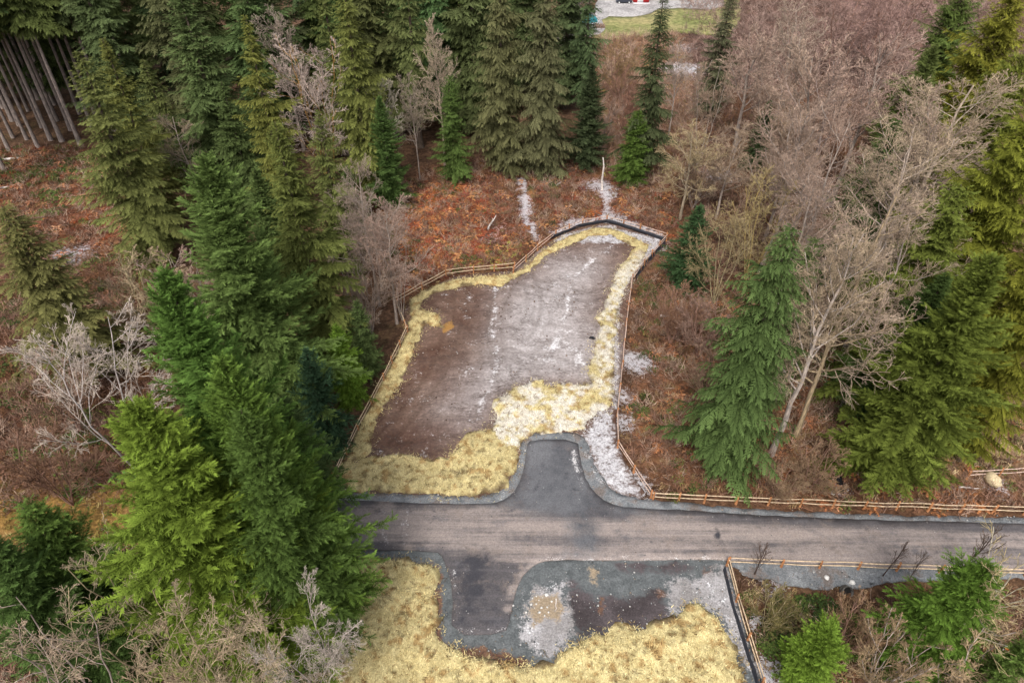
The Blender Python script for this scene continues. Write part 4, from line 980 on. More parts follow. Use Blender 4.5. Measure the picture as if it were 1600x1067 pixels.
BT = [
    ('white', 85, 498, 735, 5.0, WHITE, (.52, .47, .45), 'ghostly white bare tree with upswept limbs left of the front firs', B1),
    ('alder1', 270, 181, 335, 3.0, CREAM, TB, 'small grey bare tree in front of the massive dark spruce', B1),
    ('far3', 472, 45, 300, 5.2, (.47, .40, .38), (.36, .21, .075), 'big pale bare tree with an orange mossy broken trunk among the olive spruces', B1),
    ('far2', 428, 5, 235, 3.4, (.38, .33, .29), TB, 'slim pale bare tree against the dark forest, above the mossy broken tree', B1),
    ('alder3', 556, 235, 478, 3.0, (.37, .305, .27), TB, 'grey twiggy tree, the left trunk of the thicket beside the bracken', B1),
    ('far1', 592, 300, 505, 3.0, PINK, TB, 'grey-pink twiggy tree, the middle of the thicket beside the bracken', B1),
    ('maple2', 612, 372, 500, 2.8, (.43, .34, .30), TB, 'low pale twig mass at the pad fence corner below the bracken', B1),
    ('far3', 585, 118, 300, 2.8, (.44, .42, .36), (.40, .36, .31), 'lichen-pale bare tree beside the yellow-olive spruce edge', B2),
    ('brush', 205, 400, 545, 3.6, (.38, .31, .22), OLIV, 'tan twiggy thicket right of the brownish hemlock', B1),
    ('brush', 270, 388, 520, 3.4, (.44, .325, .29), TB, 'pinkish twiggy thicket behind the tip of the deep green front fir', B1),
    ('far1', 679, 18, 262, 2.9, (.44, .375, .30), (.38, .30, .24), 'pale tall twiggy tree with a straight trunk before the dark forest', B2),
    ('far1', 640, 108, 280, 2.0, (.38, .33, .28), TB, 'small pale bare tree left of the straight pale-trunked tree', B2),
    ('far2', 893, -15, 150, 2.6, (.42, .40, .38), (.42, .40, .38), 'upright pale grey bare tree at the top right of the twin spruces', B2),
    ('brush', 945, 150, 235, 2.8, (.33, .24, .20), TB, 'greyish brush right of the dark blue-grey fir', B2),
    ('brush', 985, 105, 215, 3.2, RED, RED, 'reddish brush left of the slender drooping hemlock', B2),
    ('brush', 970, 60, 160, 3.2, (.32, .23, .13), RED, 'yellowish brush just below the lawn', B2),
    ('brush', 1010, 130, 250, 2.8, (.30, .17, .13), RED, 'dark reddish brush against the stem of the slender hemlock', B2),
    ('far1', 1068, 60, 215, 2.6, (.36, .30, .26), TB, 'thin bare tree before the frosty patch right of the slender hemlock', B2),
    ('far2', 1193, 28, 235, 4.2, (.42, .325, .28), TB, 'upright tan bare tree right of the dark leaning-trunk hemlock', B3),
    ('far1', 1262, -12, 200, 4.2, (.42, .35, .30), TB, 'grey-tan bare tree at the top edge left of the pink brush', B3),
    ('far1', 1335, 50, 370, 5.2, PINK, (.30, .24, .22), 'largest pink bare tree with its dark forked trunk in the frosty hollow', B3),
    ('far2', 1292, 62, 330, 4.2, (.41, .32, .27), TB, 'tan bare tree merging into the left side of the largest pink one', B3),
    ('far2', 1390, 45, 310, 4.2, (.40, .30, .27), TB, 'pink bare tree merging into the right side of the largest pink one', B3),
    ('far3', 1345, -35, 130, 6.5, (.36, .25, .235), RED, 'hazy mauve bare tree at the top edge, the one nearer the lawn', B3),
    ('far3', 1425, -40, 140, 6.5, (.36, .25, .24), RED, 'hazy mauve bare tree at the top edge, beside the broad dark conifer', B3),
    ('far3', 1385, -20, 90, 7.0, (.34, .23, .225), RED, 'low mauve brush filling the gap between the hazy mauve trees', B3),
    ('far3', 1228, 90, 260, 3.8, (.37, .285, .24), TB, 'brownish bare tree behind the small dark fir', B3),
    ('candel', 1520, 85, 440, 5.2, CREAM, (.42, .35, .28), 'cream bare tree with curling candelabra limbs before the golden cedar', B3),
    ('candel', 1468, 195, 560, 4.8, CREAM, (.40, .33, .28), 'cream-pink bare tree in the middle of the right slope', B3),
    ('alder3', 1405, 268, 680, 4.8, (.45, .37, .31), (.36, .28, .18), 'bare tree with long pale curved limbs and a mossy trunk foot by the ditch', B3),
    ('alder2', 1345, 330, 710, 3.0, (.40, .33, .25), (.42, .36, .32), 'bare tree with a whitish blotched trunk, foot nearest the big drooping spruce', B3),
    ('far1', 1090, 188, 345, 3.6, (.41, .345, .22), (.36, .30, .22), 'straw-coloured bare tree behind the small dark fir at the pad corner', B3),
    ('far1', 1150, 200, 345, 3.4, (.38, .30, .23), TB, 'brownish bare tree left of the small dark fir ringed by twigs', B3),
    ('vase', 1218, 250, 445, 4.0, (.42, .355, .19), (.40, .30, .12), 'yellow-stemmed bare tree with fountain-like limbs above the drooping spruce', B3),
    ('vase', 1150, 325, 475, 3.4, (.38, .32, .19), OLIV, 'low yellowish bare bush right of the small dark fir at the pad corner', B3),
    ('alder2', 1300, 255, 560, 3.2, (.36, .28, .24), TB, 'grey-brown bare tree rising just right of the slim tucked-in spruce', B3),
    ('alder1', 1450, 330, 640, 3.6, (.37, .30, .24), TB, 'grey-brown bare tree between the mossy trunk foot and the green conifer band', B3),
    ('far1', 1455, 130, 400, 3.8, (.36, .27, .24), TB, 'mauve-brown bare tree below the star-like dark fir top', B3),
    ('far2', 1250, 175, 380, 3.6, (.36, .28, .22), TB, 'brownish bare tree above the yellow-stemmed fountain tree', B3),
    ('far3', 1120, 95, 260, 3.4, (.34, .26, .21), TB, 'low brown bare tree at the foot of the leaning-trunk hemlock', B3),
    ('brush', 1100, 230, 330, 3.0, (.32, .24, .18), TB, 'brown brush left of the straw-coloured bare tree', B3),
    ('brush', 1175, 300, 400, 3.0, (.30, .22, .17), RED, 'brown brush left of the yellow-stemmed fountain tree', B3),
    ('brush', 1065, 445, 540, 2.2, (.28, .17, .12), RED, 'rusty brush just outside the right pad fence', B3),
    ('brush', 55, 560, 680, 2.8, (.28, .19, .15), RED, 'dark brown brush left of the white bare tree', B1),
    ('brush', 30, 665, 790, 2.6, (.24, .15, .11), RED, 'dark reddish brush at the left edge above the ochre grass', B1),
    ('far1', 575, 300, 450, 2.8, (.37, .30, .265), TB, 'grey twiggy tree behind the middle of the thicket beside the bracken', B1),
    ('far3', 536, 285, 430, 2.8, (.36, .30, .26), TB, 'grey bare tree squeezed between the olive spruce and the twiggy thicket', B1),
    ('alder2', 1265, 150, 430, 3.4, (.37, .29, .25), TB, 'slim grey-brown bare tree left of the largest pink one', B3),
    ('alder1', 1325, 180, 500, 3.8, (.38, .29, .25), TB, 'brown bare tree just below the largest pink one', B3),
    ('alder2', 1500, 150, 500, 3.6, (.39, .31, .26), TB, 'fine-twigged bare tree before the dark broad conifer at the right', B3),
    ('brush', 1130, 540, 650, 2.2, (.28, .20, .15), RED, 'brown brush at the left foot of the big drooping spruce', B3),
    ('brush', 1290, 690, 770, 2.0, (.27, .19, .13), RED, 'low brown brush beside the dark ditch above the road fence', B3),
    ('brush', 1235, 730, 785, 1.6, (.30, .22, .15), RED, 'low tan brush between the big drooping spruce and the ditch', B3),
    ('brush', 1365, 945, 1030, 1.7, (.29, .20, .13), RED, 'brown brush below the culvert mouth', B5),
    ('brush', 1430, 985, 1085, 2.0, (.34, .26, .17), TB, 'tan brush at the bottom edge below the bright fir', B5),
    ('brush', 1220, 930, 985, 1.5, (.20, .18, .08), OLIV, 'greenish brown brush beside the near fence corner', B5),
    ('brush', 560, 395, 520, 2.6, (.36, .29, .25), TB, 'grey brush at the foot of the twiggy thicket by the pad corner', B1),
    ('brush', 1110, 470, 560, 2.6, (.30, .21, .18), RED, 'reddish grey brush left of the big drooping spruce', B3),
    ('maple2', 130, 878, 1090, 4.2, (.42, .36, .27), OLIV, 'tangled olive-tan bare tree below the lone green fir at the bottom left', B4),
    ('maple2', 20, 950, 1160, 4.2, (.43, .35, .28), TB, 'tangled bare tree in the bottom left corner', B4),
    ('maple1', 330, 955, 1150, 4.0, (.44, .37, .28), OLIV, 'bare tree with crossing tan limbs at the bottom edge under the bright fir', B4),
    ('white', 462, 945, 1120, 3.0, (.50, .46, .44), GREY, 'pale grey bare tree at the bottom edge in front of the dark road-end fir', B4),
    ('brush', 215, 870, 975, 2.6, (.40, .33, .25), TB, 'pale brush at the left foot of the bright fir', B4),
    ('maple2', 235, 985, 1170, 3.6, (.38, .30, .22), OLIV, 'brown tangled brush at the bottom edge between the two tan bare trees', B4),
    ('bough', 1585, 870, 1050, 3.4, (.40, .345, .21), (.40, .36, .27), 'yellowish bare tree arching over the bright fir at the bottom right', B5),
    ('brush', 1560, 1000, 1100, 2.8, (.42, .33, .22), TB, 'tan brush at the bottom right edge', B5),
    ('sap', 1202, 842, 897, .9, (.10, .07, .06), (.10, .07, .06), 'dark thin sapling by the fence corner, seen against the road', B5),
    ('sap', 1416, 842, 900, .7, (.10, .07, .06), (.10, .07, .06), 'dark thin sapling at the middle of the near road fence', B5),
    ('sap', 1450, 862, 905, .6, (.12, .09, .075), (.12, .09, .075), 'short thin sapling left of the bright fir against the road', B5),
    ('sap', 1560, 812, 900, 1.2, (.12, .09, .075), (.12, .09, .075), 'tallest thin sapling above the tip of the bright fir', B5),
]
for kd, tu, tv, bv, rad, colr, bark, lab, grp in BT:
    x, y, h = top_height(tu, tv, bv)
    plant('bare_sapling' if kd == 'sap' else 'bare_bush' if kd == 'brush' else 'bare_tree', kd, x, y, h, rad, colr, bark, lab, grp, lib=BAR, cat='sapling' if kd == 'sap' else 'bush' if kd == 'brush' else 'tree')

# ------------------------------------------------------------------ ground cover (nobody could count it)
def t_frond(seed, nfr=6, pairs=4):
    g = np.random.default_rng(seed); V = []
    for q in range(nfr):
        az = q * 6.283 / nfr + g.uniform(-.4, .4); L = g.uniform(.6, 1.); up = g.uniform(.35, .8)
        c, s = math.cos(az), math.sin(az)
        pt = lambda x: np.array([c * x * L, s * x * L, up * (1.6 * x - 1.5 * x * x) * L])
        sd = np.array([-s, c, 0])
        for k in range(pairs):
            x = .2 + .72 * k / pairs; w = .30 * (1 - x * .75) * L
            for sg in (-1, 1):
                V += [pt(x), pt(x + .2), pt(x + .12) + sd * sg * w + np.array([0, 0, -.1 * w])]
        V += [pt(0) + sd * .012, pt(0) - sd * .012, pt(1)]
    return np.array(V)
def t_grass(seed, nb=14, tall=.5):
    g = np.random.default_rng(seed); V = []
    for q in range(nb):
        az = g.random() * 6.283; c, s = math.cos(az), math.sin(az); L = g.uniform(.5, 1.) * tall; lean = g.uniform(.25, 1.)
        b = np.array([g.uniform(-.2, .2), g.uniform(-.2, .2), 0]); sd = np.array([-s, c, 0]) * .022
        m = b + np.array([c * lean * .45 * L, s * lean * .45 * L, .7 * L]); e = b + np.array([c * lean * 1.1 * L, s * lean * 1.1 * L, .75 * L * (1.2 - lean * .6)])
        V += [b - sd, b + sd, m + sd, b - sd, m + sd, m - sd, m - sd, m + sd, e]
    return np.array(V)
def t_twigs(seed, nb=9):
    g = np.random.default_rng(seed); V = []
    def stick(b, e, w):
        d = e - b; p = np.cross(d, g.normal(0, 1, 3)); p = p / (np.linalg.norm(p) + 1e-9) * w
        V.extend([b - p, b + p, e])
    for q in range(nb):
        az = g.random() * 6.283; el = g.uniform(.3, 1.3); L = g.uniform(.6, 1.3)
        d = np.array([math.cos(az) * math.cos(el), math.sin(az) * math.cos(el), math.sin(el)])
        b = np.array([g.uniform(-.25, .25), g.uniform(-.25, .25), 0]); stick(b, b + d * L, .022)
        for k in range(3):
            f = g.uniform(.3, .85); dd = d + g.normal(0, .5, 3); dd /= np.linalg.norm(dd); dd[2] = abs(dd[2])
            stick(b + d * L * f, b + d * L * f + dd * L * .45, .014)
    return np.array(V)
def t_leafy(seed, nl=34):
    g = np.random.default_rng(seed); V = []
    for q in range(nl):
        az = g.random() * 6.283; r = .55 * math.sqrt(g.random()); b = np.array([r * math.cos(az), r * math.sin(az), .12 + .5 * g.random() * (1.1 - r)])
        d = g.normal(0, 1, 3); d[2] *= .35; d /= np.linalg.norm(d); s = np.cross(d, [0, 0, 1.]); s /= np.linalg.norm(s) + 1e-9
        V += [b - d * .1, b + s * .07, b + d * .11, b - d * .1, b + d * .11, b - s * .07]
    return np.array(V)
TPL = {'frond': [t_frond(i) for i in range(5)], 'grass': [t_grass(i) for i in range(5)], 'twigs': [t_twigs(i) for i in range(6)], 'leafy': [t_leafy(i) for i in range(5)]}
CREEK = np.array([gp(1300, 720), gp(1308, 742), gp(1318, 772)])
def cover(name, label, jobs, seed, cat):
    g = np.random.default_rng(seed); VV, CC = [], []
    for kind, zone, dens, cols, s0, s1, patch in jobs:
        lo, hi = zone.min(0), zone.max(0); n = int((hi - lo).prod() * dens)
        P = lo + g.random((n, 2)) * (hi - lo)
        ok = sdist(P, zone) < (g.random(n) - .6) * 2.5
        if patch: ok &= vnoise(P[:, 0], P[:, 1], patch[0], patch[2]) > patch[1] + g.normal(0, .04, n)
        P = P[ok]
        P = P[clear_sd(P) > .35]
        P = P[(ldist(P, CREEK) > .5)]
        P = P[frost_at(P) * .9 < g.random(len(P))]
        n = len(P)
        if not n: continue
        z = ground_z(P) - .03; sc = s0 + (s1 - s0) * g.random(n); yaw = g.random(n) * 6.283
        fam = vnoise(P[:, 0], P[:, 1], .5, seed) * len(cols) * 1.2 - .1 * len(cols) + g.normal(0, .5, n)
        cl = np.array(cols)[np.clip(fam.astype(int), 0, len(cols) - 1)] * (.65 + .7 * g.random((n, 1)))
        tm = g.integers(0, len(TPL[kind]), n)
        for q, T in enumerate(TPL[kind]):
            m = tm == q; N = m.sum()
            if not N: continue
            c, s = np.cos(yaw[m])[:, None], np.sin(yaw[m])[:, None]; k = sc[m][:, None]
            X = np.stack([(T[None, :, 0] * c - T[None, :, 1] * s) * k + P[m, 0:1], (T[None, :, 0] * s + T[None, :, 1] * c) * k + P[m, 1:2], T[None, :, 2] * k + z[m][:, None]], 2)
            VV.append(X.reshape(-1, 3))
            cj = cl[m][:, None, :] * (.8 + .4 * g.random((N, len(T) // 3, 1)).repeat(3, 1))
            CC.append(cj.reshape(-1, 3))
    V = np.concatenate(VV); C = np.concatenate(CC)
    ob = link(name, mesh_np(name, V, [np.arange(len(V)).reshape(-1, 3)], None, {'Col': C}), M_PLANT)
    tag(ob, label, cat, kind='stuff'); return ob
RUST = [(.31, .095, .035), (.36, .135, .05), (.22, .06, .03), (.40, .19, .08), (.17, .055, .035)]
TANP = [(.42, .22, .12), (.36, .17, .09), (.30, .13, .07)]
BRN = [(.15, .075, .042), (.20, .10, .052), (.11, .06, .038), (.22, .145, .075)]
TWG = [(.30, .20, .15), (.36, .26, .20), (.20, .12, .09), (.26, .15, .11)]
GRN = [(.05, .085, .02), (.075, .11, .025), (.04, .065, .018), (.09, .10, .03)]
DRY = [(.42, .31, .17), (.50, .38, .22), (.33, .22, .11), (.30, .18, .09)]
Z_BRF = poly((640, 290), (760, 290), (775, 360), (740, 410), (650, 430), (620, 380))
Z_BRG = poly((690, 425), (760, 375), (830, 380), (800, 420), (740, 424))
cover('bracken', 'withered orange-brown bracken beyond the dirt pad and in the left clearing', [
    ('frond', Z_BRF, 2.6, RUST, .7, 1.4, None), ('frond', Z_BRACK, 1.3, RUST + BRN, .6, 1.2, (.22, .46, 3)),
    ('frond', Z_LT, .9, [RUST[4]] + TANP + BRN, .6, 1.3, (.25, .48, 4)), ('frond', Z_LM, .6, [(.22, .11, .07), (.16, .085, .055)], .5, 1.1, (.25, .45, 5)),
    ('frond', Z_RT, .9, [(.31, .13, .055), (.24, .095, .045), (.34, .17, .09)], .5, 1.1, (.2, .48, 6))], 61, 'bracken')
cover('dry_grass', 'dry brown and tan grass tufts on the forest floor', [
    ('grass', Z_BRACK, 2.4, BRN + [(.26, .13, .075), (.30, .2, .14)], .7, 1.5, None), ('grass', Z_LT, 1.6, [RUST[0], RUST[2]] + BRN, .7, 1.3, None), ('grass', Z_LM, 2.0, BRN + [(.22, .13, .09)], .7, 1.4, None),
    ('grass', Z_OCH, 3., [(.34, .23, .07), (.28, .17, .06), (.22, .17, .05), (.36, .28, .12)], .5, 1., None), ('grass', Z_RT, 2.6, BRN + [(.25, .13, .08), (.28, .2, .12)], .7, 1.5, None),
    ('grass', Z_BR, 3.2, BRN + DRY[2:], .6, 1.3, None), ('grass', Z_EDGE, 3., DRY, .7, 1.5, None), ('grass', Z_BRG, 3.5, [(.33, .31, .07), (.27, .29, .06), (.40, .34, .12)], .4, .9, None),
    ('grass', Z_BL, 2., BRN + DRY[2:], .6, 1.2, None), ('grass', Z_TOP, 1.6, [(.33, .22, .11), (.28, .15, .08), (.34, .28, .1)], .8, 1.6, None),
    ('grass', poly((1150, 890), (1185, 888), (1225, 915), (1200, 950), (1160, 935)), 6., DRY[:3], .6, 1.2, None)], 62, 'grass')
cover('twiggy_brush', 'leafless twigs and canes tangled over the forest floor', [
    ('twigs', Z_BRACK, 1.3, TWG, .6, 1.4, None), ('twigs', Z_LT, .9, TWG, .6, 1.4, None), ('twigs', Z_LM, 1.9, TWG + BRN, .7, 1.8, None), ('twigs', Z_RT, 1.6, TWG + [(.28, .14, .09)], .7, 1.5, None), ('twigs', Z_TR, 1.1, TWG + BRN + [(.36, .28, .24)], .8, 2., None),
    ('twigs', Z_BR, 1.3, TWG, .5, 1.2, None), ('twigs', Z_BL, 2.2, TWG + [(.42, .34, .26)], .6, 1.6, None), ('twigs', Z_TOP, .9, [(.30, .18, .13), (.36, .26, .2)], 1., 2.4, None), ('twigs', Z_FARR, .3, [(.30, .21, .18), (.2, .13, .11)], 1.5, 3., None)], 63, 'brush')
cover('brambles', 'green bramble and fern leaves in patches on the forest floor', [
    ('leafy', poly((1165, 930), (1260, 935), (1330, 950), (1340, 1010), (1250, 1000), (1230, 1080), (1195, 1050)), 7., GRN + [(.14, .12, .05)], .6, 1.2, (.35, .36, 7)), ('leafy', Z_BR, 2.4, GRN + BRN, .5, 1.1, (.3, .5, 8)),
    ('frond', poly((30, 240), (110, 250), (90, 340), (20, 330)), 1.2, GRN[:3], .7, 1.3, (.2, .45, 9)), ('leafy', Z_BRACK, .6, GRN, .7, 1.3, (.2, .6, 10)), ('leafy', Z_LM, 1.1, GRN, .7, 1.4, (.2, .52, 11)), ('leafy', Z_LT, .7, GRN, .7, 1.4, (.2, .55, 15)), ('leafy', Z_BL, .8, GRN, .6, 1.2, (.2, .52, 12)), ('leafy', Z_RT, 1.2, GRN + [(.12, .11, .035)], .6, 1.2, (.25, .53, 13)), ('leafy', Z_OCH, 1., [(.12, .11, .03), (.09, .11, .025)], .5, .9, (.3, .5, 14))], 64, 'brambles')

# ------------------------------------------------------------------ small things
def rock(label, u, v, r, matl, seed, group=None, name='stone', z=0.):
    g = np.random.default_rng(seed); p = gp(u, v)
    nlat, nlon = 6, 9; V = [(0, 0, r * .75)]
    for i in range(1, nlat):
        th = math.pi * i / nlat
        for j in range(nlon):
            ph = 2 * math.pi * j / nlon; k = r * (.78 + .4 * g.random())
            V.append((k * math.sin(th) * math.cos(ph) * 1.15, k * math.sin(th) * math.sin(ph), k * math.cos(th) * .75))
    V.append((0, 0, -r * .7)); tri, quad = [], []
    for j in range(nlon):
        tri.append((0, 1 + j, 1 + (j + 1) % nlon)); b = 1 + (nlat - 2) * nlon
        tri.append((len(V) - 1, b + (j + 1) % nlon, b + j))
        for i in range(nlat - 2):
            a = 1 + i * nlon
            quad.append((a + j, a + nlon + j, a + nlon + (j + 1) % nlon, a + (j + 1) % nlon))
    o = link(name, mesh_np(name, np.array(V), [np.array(tri), np.array(quad)]), matl)
    o.location = (p[0], p[1], z + r * .45); o.rotation_euler = (0, 0, g.random() * 6.)
    return tag(o, label, 'stone', group)
M_STONE = mat_plain('pale_stone', (.58, .56, .53), .9, .2, 6.)
M_STONET = mat_plain('tan_stone', (.52, .42, .26), .9, .2, 6.)
gs = random.Random(9)
rock('largest white stone on the tan patch beside the short driveway', 854, 930, .15, M_STONE, 1, 'white stones by the driveway', z=.05)
for i, (u, v) in enumerate([(838, 944), (832, 935), (842, 938), (846, 950), (835, 950), (855, 949), (843, 957), (829, 926), (857, 957), (822, 957), (848, 934), (838, 932), (862, 940), (851, 962), (830, 945), (826, 968)]):
    rock('small white stone scattered on the tan patch beside the short driveway', u, v, gs.uniform(.035, .10), M_STONE, 10 + i, 'white stones by the driveway', z=.05)
rock('large tan boulder below the short pale fence at the right', 1549, 753, .75, M_STONET, 40)
rock('pale stone above the dark culvert mouth', 1331, 911, .22, M_STONE, 41)
rock('pale stone on the gravel verge left of the culvert', 1291, 903, .2, M_STONE, 42)
rock('whitish stone at the edge of the ditch left of the fence', 1301, 771, .22, M_STONE, 43)

def log(name, label, a, b, r, colr, zl=(.15, .2), cat='log', mat=None):
    p, q = gp(*a), gp(*b); mb = MB()
    p3 = np.array([p[0], p[1], zl[0]]); q3 = np.array([q[0], q[1], zl[1]])
    g = random.Random(int(a[0]))
    pts = [p3 + (q3 - p3) * t + np.array([g.uniform(-.06, .06), g.uniform(-.06, .06), .03 * math.sin(t * 6)]) for t in np.linspace(0, 1, 7)]
    mb.tube(pts, [r * (1 - .6 * t) for t in np.linspace(0, 1, 7)], 7)
    d = (q3 - p3); L = np.linalg.norm(d); d /= L; s = np.cross(d, [0, 0, 1.])
    for k in range(4):
        t = g.uniform(.3, .9); b0 = p3 + (q3 - p3) * t; sg = g.choice((-1, 1))
        e = b0 + (d * .6 + s * sg * .7 + np.array([0, 0, .5])) * L * .12
        mb.tube([b0, (b0 + e) / 2 + np.array([0, 0, .03]), e], [r * .3, r * .2, r * .1], 4)
    o = mb.build(name, mat or M_LOG, None, True)
    return tag(o, label, cat)
M_LOG = mat_plain('weathered_wood', (.50, .44, .40), .9, .3, 3.)
M_LOGB = mat_plain('brown_wood', (.33, .22, .16), .9, .3, 3.)
log('fallen_log', 'pale fallen pole lying in rusty brush right of the dirt pad', (1030, 495), (1066, 499), .16, None)
log('fallen_log', 'pale fallen log in the dark forest floor at the top left edge', (5, 252), (38, 247), .25, None)
log('fallen_log', 'thin fallen pole below the top left log at the left edge', (-5, 298), (26, 291), .2, None)
log('fallen_log', 'thin fallen stick below the short pale fence at the right', (1498, 762), (1530, 765), .09, None)
log('fallen_log', 'grey stick lying in the orange bracken beyond the pad', (868, 292), (880, 284), .16, None)
log('fallen_log', 'short pale stick leaning in the bracken above the pad fence', (762, 362), (775, 345), .16, None, (.3, .9))
log('wood_stick', 'thin white stick lying on the tan patch beside the white stones', (869, 936), (868, 957), .05, None, (.1, .1))
p = gp(941, 300)
mb = MB(); mb.tube([(p[0], p[1], -.1), (p[0] - .2, p[1], 2.), (p[0] - .1, p[1] + .1, 4.2), (p[0] - .35, p[1] + .1, 5.6)], [.17, .15, .12, .06], 8)
tag(mb.build('dead_snag', M_LOG, None, True), 'bleached standing snag on frosty ground beyond the pad far end', 'snag')

def loose(name, label, cat, zones, dens, cols, r0, r1, z, seed, edge=None, matl=None):
    g = np.random.default_rng(seed); VV, CC = [], []
    O = np.array([(1, 0, 0), (0, 1, 0), (-1, 0, 0), (0, -1, 0), (0, 0, .8), (0, 0, -.8)], float)
    FO = np.array([(0, 1, 4), (1, 2, 4), (2, 3, 4), (3, 0, 4), (1, 0, 5), (2, 1, 5), (3, 2, 5), (0, 3, 5)])
    for q in zones:
        lo, hi = q.min(0), np.minimum(q.max(0), [60, 200]); lo = np.maximum(lo, [-40, 0]); n = int((hi - lo).prod() * dens)
        P = lo + g.random((n, 2)) * (hi - lo); sd = sdist(P, q)
        P = P[(sd < .1) & (vnoise(P[:, 0], P[:, 1], .7, seed) > .35 + .2 * g.random(n)) & ((sd > -edge * g.random(n) ** 2) if edge else True)]
        n = len(P); r = r0 + (r1 - r0) * g.random(n) ** 2.5
        X = O[None] * (r[:, None, None] * (.65 + .6 * g.random((n, 6, 1)))); a = g.random(n) * 6.28
        X = np.stack([X[:, :, 0] * np.cos(a)[:, None] - X[:, :, 1] * np.sin(a)[:, None] + P[:, 0:1], X[:, :, 0] * np.sin(a)[:, None] + X[:, :, 1] * np.cos(a)[:, None] + P[:, 1:2], X[:, :, 2] + z + r[:, None] * .4], 2)
        VV.append(X); CC.append(np.array(cols)[g.integers(0, len(cols), n)] * (.7 + .6 * g.random((n, 1))))
    X = np.concatenate(VV); C = np.concatenate(CC); n = len(X)
    return tag(link(name, mesh_np(name, X.reshape(-1, 3), [(FO[None] + 6 * np.arange(n)[:, None, None]).reshape(-1, 3)], None, {'Col': np.repeat(C, 6, 0)}), M_PLANT), label, cat, kind='stuff')
loose('soil_clods', 'small brown soil clods and pebbles strewn over the dirt pad', 'clods', [PAD], 2.2, [(.14, .09, .065), (.20, .15, .125), (.10, .065, .05), (.34, .3, .28)], .03, .13, .05, 71)
loose('loose_gravel', 'loose grey gravel along the road shoulders and turnout', 'gravel', [SHO_N, SOUTH, SHO_SE], 7., [(.16, .17, .175), (.26, .27, .275), (.10, .105, .11), (.42, .41, .40), (.2, .16, .13)], .03, .11, .075, 72)
loose('road_grit', 'grit and pebbles spilled along the road edges', 'grit', [ROAD], 7., [(.2, .19, .19), (.34, .31, .3), (.14, .11, .1), (.1, .1, .105)], .025, .07, .16, 73, 2.2)

# dark wet ditch, culvert
k = NT('ditch_water'); M_WAT = k.principled((.012, .012, .014), .15, k.bump(k.noise(3., 3), .2, .05), .5)
sheet('stream', poly((1296, 715), (1304, 715), (1314, 740), (1322, 772), (1314, 776), (1304, 748)), .3, lambda P, sd: ground_z(P) + .05, M_WAT, 1, .15, None, 12, .05)
k = NT('galvanised_pipe'); M_PIPE = k.principled(k.mix(k.rng(k.noise(4., 4), .3, .7), (.06, .055, .05), (.13, .12, .11)), .6, None, .3, .5)
M_DARK = mat_plain('bore_shade', (.008, .007, .007), .95, .1)
root = empty('culvert_pipe', (*gp(1325, 930), .0)); root.rotation_euler = (R_(-42), 0, .2); root.scale = (.75, .75, .75); tag(root, 'dark culvert pipe mouth below the gravel verge behind brambles', 'culvert')
mb = MB(); ang = np.linspace(0, 2 * math.pi, 21)[:-1]
rows = []
for r, yy in ((.62, .5), (.65, .4), (.62, .3), (.65, .2), (.62, .1), (.65, .0), (.65, -.1), (.56, -.1), (.56, .3)):
    rows.append(np.stack([np.cos(ang) * r, np.full(20, yy), np.sin(ang) * r + .35], 1))
V = np.concatenate(rows); i = np.arange(20)
mb.add(V, np.concatenate([np.stack([a * 20 + i, a * 20 + (i + 1) % 20, (a + 1) * 20 + (i + 1) % 20, (a + 1) * 20 + i], 1) for a in range(len(rows) - 1)]))
mb.build('barrel', M_PIPE, root, True)
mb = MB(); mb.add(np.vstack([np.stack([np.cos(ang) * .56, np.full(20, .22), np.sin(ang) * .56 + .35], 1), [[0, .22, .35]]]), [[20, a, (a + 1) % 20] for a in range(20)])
mb.build('shade_disc', M_DARK, root)  # near-black disc painted in place of the shade inside the pipe

def marker(label, u, v, c1):
    p = gp(u, v); root = empty('survey_stake', (p[0], p[1], ground_z(np.array([p]))[0])); tag(root, label, 'stake')
    mb = MB(); mb.box((0, 0, .55), (.06, .04, 1.2)); mb.build('stake', M_LOG, root)
    mb = MB(); mb.box((0, 0, 1.22), (.10, .09, .16)); mb.build('cap', mat_plain('white_paint', (.8, .8, .8), .6, .05), root)
    mb = MB(); mb.tube([(.0, -.03, 1.02), (.12, -.08, .98), (.26, -.06, .86), (.34, -.1, .7)], [.05, .07, .06, .04], 5); mb.build('ribbon', c1, root)
M_OR = mat_plain('orange_tape', (.75, .10, .03), .5, .1)
marker('white stake with red-orange ribbon standing in the ochre grass at the left', 104, 852, M_OR)
marker('white stake with orange ribbon in brown brush at the bottom right', 1560, 1022, M_OR)
log('wood_stick', 'black drain cap lying at the right edge of the dirt pad', (923, 530), (929, 530), .3, None, (.1, .1), 'drain cap', M_BLACK)

# far yard: gravel, lawn, shed, car, trailer
sheet('gravel_yard', poly((905, 40), (935, 12), (930, -25), (1020, -30), (1130, -5), (1130, 20), (1040, 14), (1010, 26), (985, 30), (940, 28), (945, 55), (915, 60)), 2., lambda P, sd: .5 + .1 * sstep(0, -5, sd), mat_flat_attr('yard_gravel', (.25, .235, .23), (.37, .35, .34), .2), 1, .6, None, 21, .6)
sheet('lawn', poly((940, 28), (985, 30), (1010, 26), (1040, 14), (1130, 20), (1130, -5), (1020, -30), (1150, -40), (1160, 60), (1080, 55), (1050, 50), (990, 62), (930, 66), (920, 50)), 2.2, lambda P, sd: .42 + .02 * vnoise(P[:, 0], P[:, 1], .3), mat_flat_attr('lawn_grass', (.15, .165, .055), (.28, .24, .11), .12), 1, .8, None, 22, .5)
ZL = .55
M_RED = mat_plain('red_paint', (.55, .03, .03), .6, .15); M_WH = mat_plain('white_trim', (.75, .75, .76), .6, .08); M_ROOF = mat_plain('roof_felt', (.12, .12, .13), .8, .2)
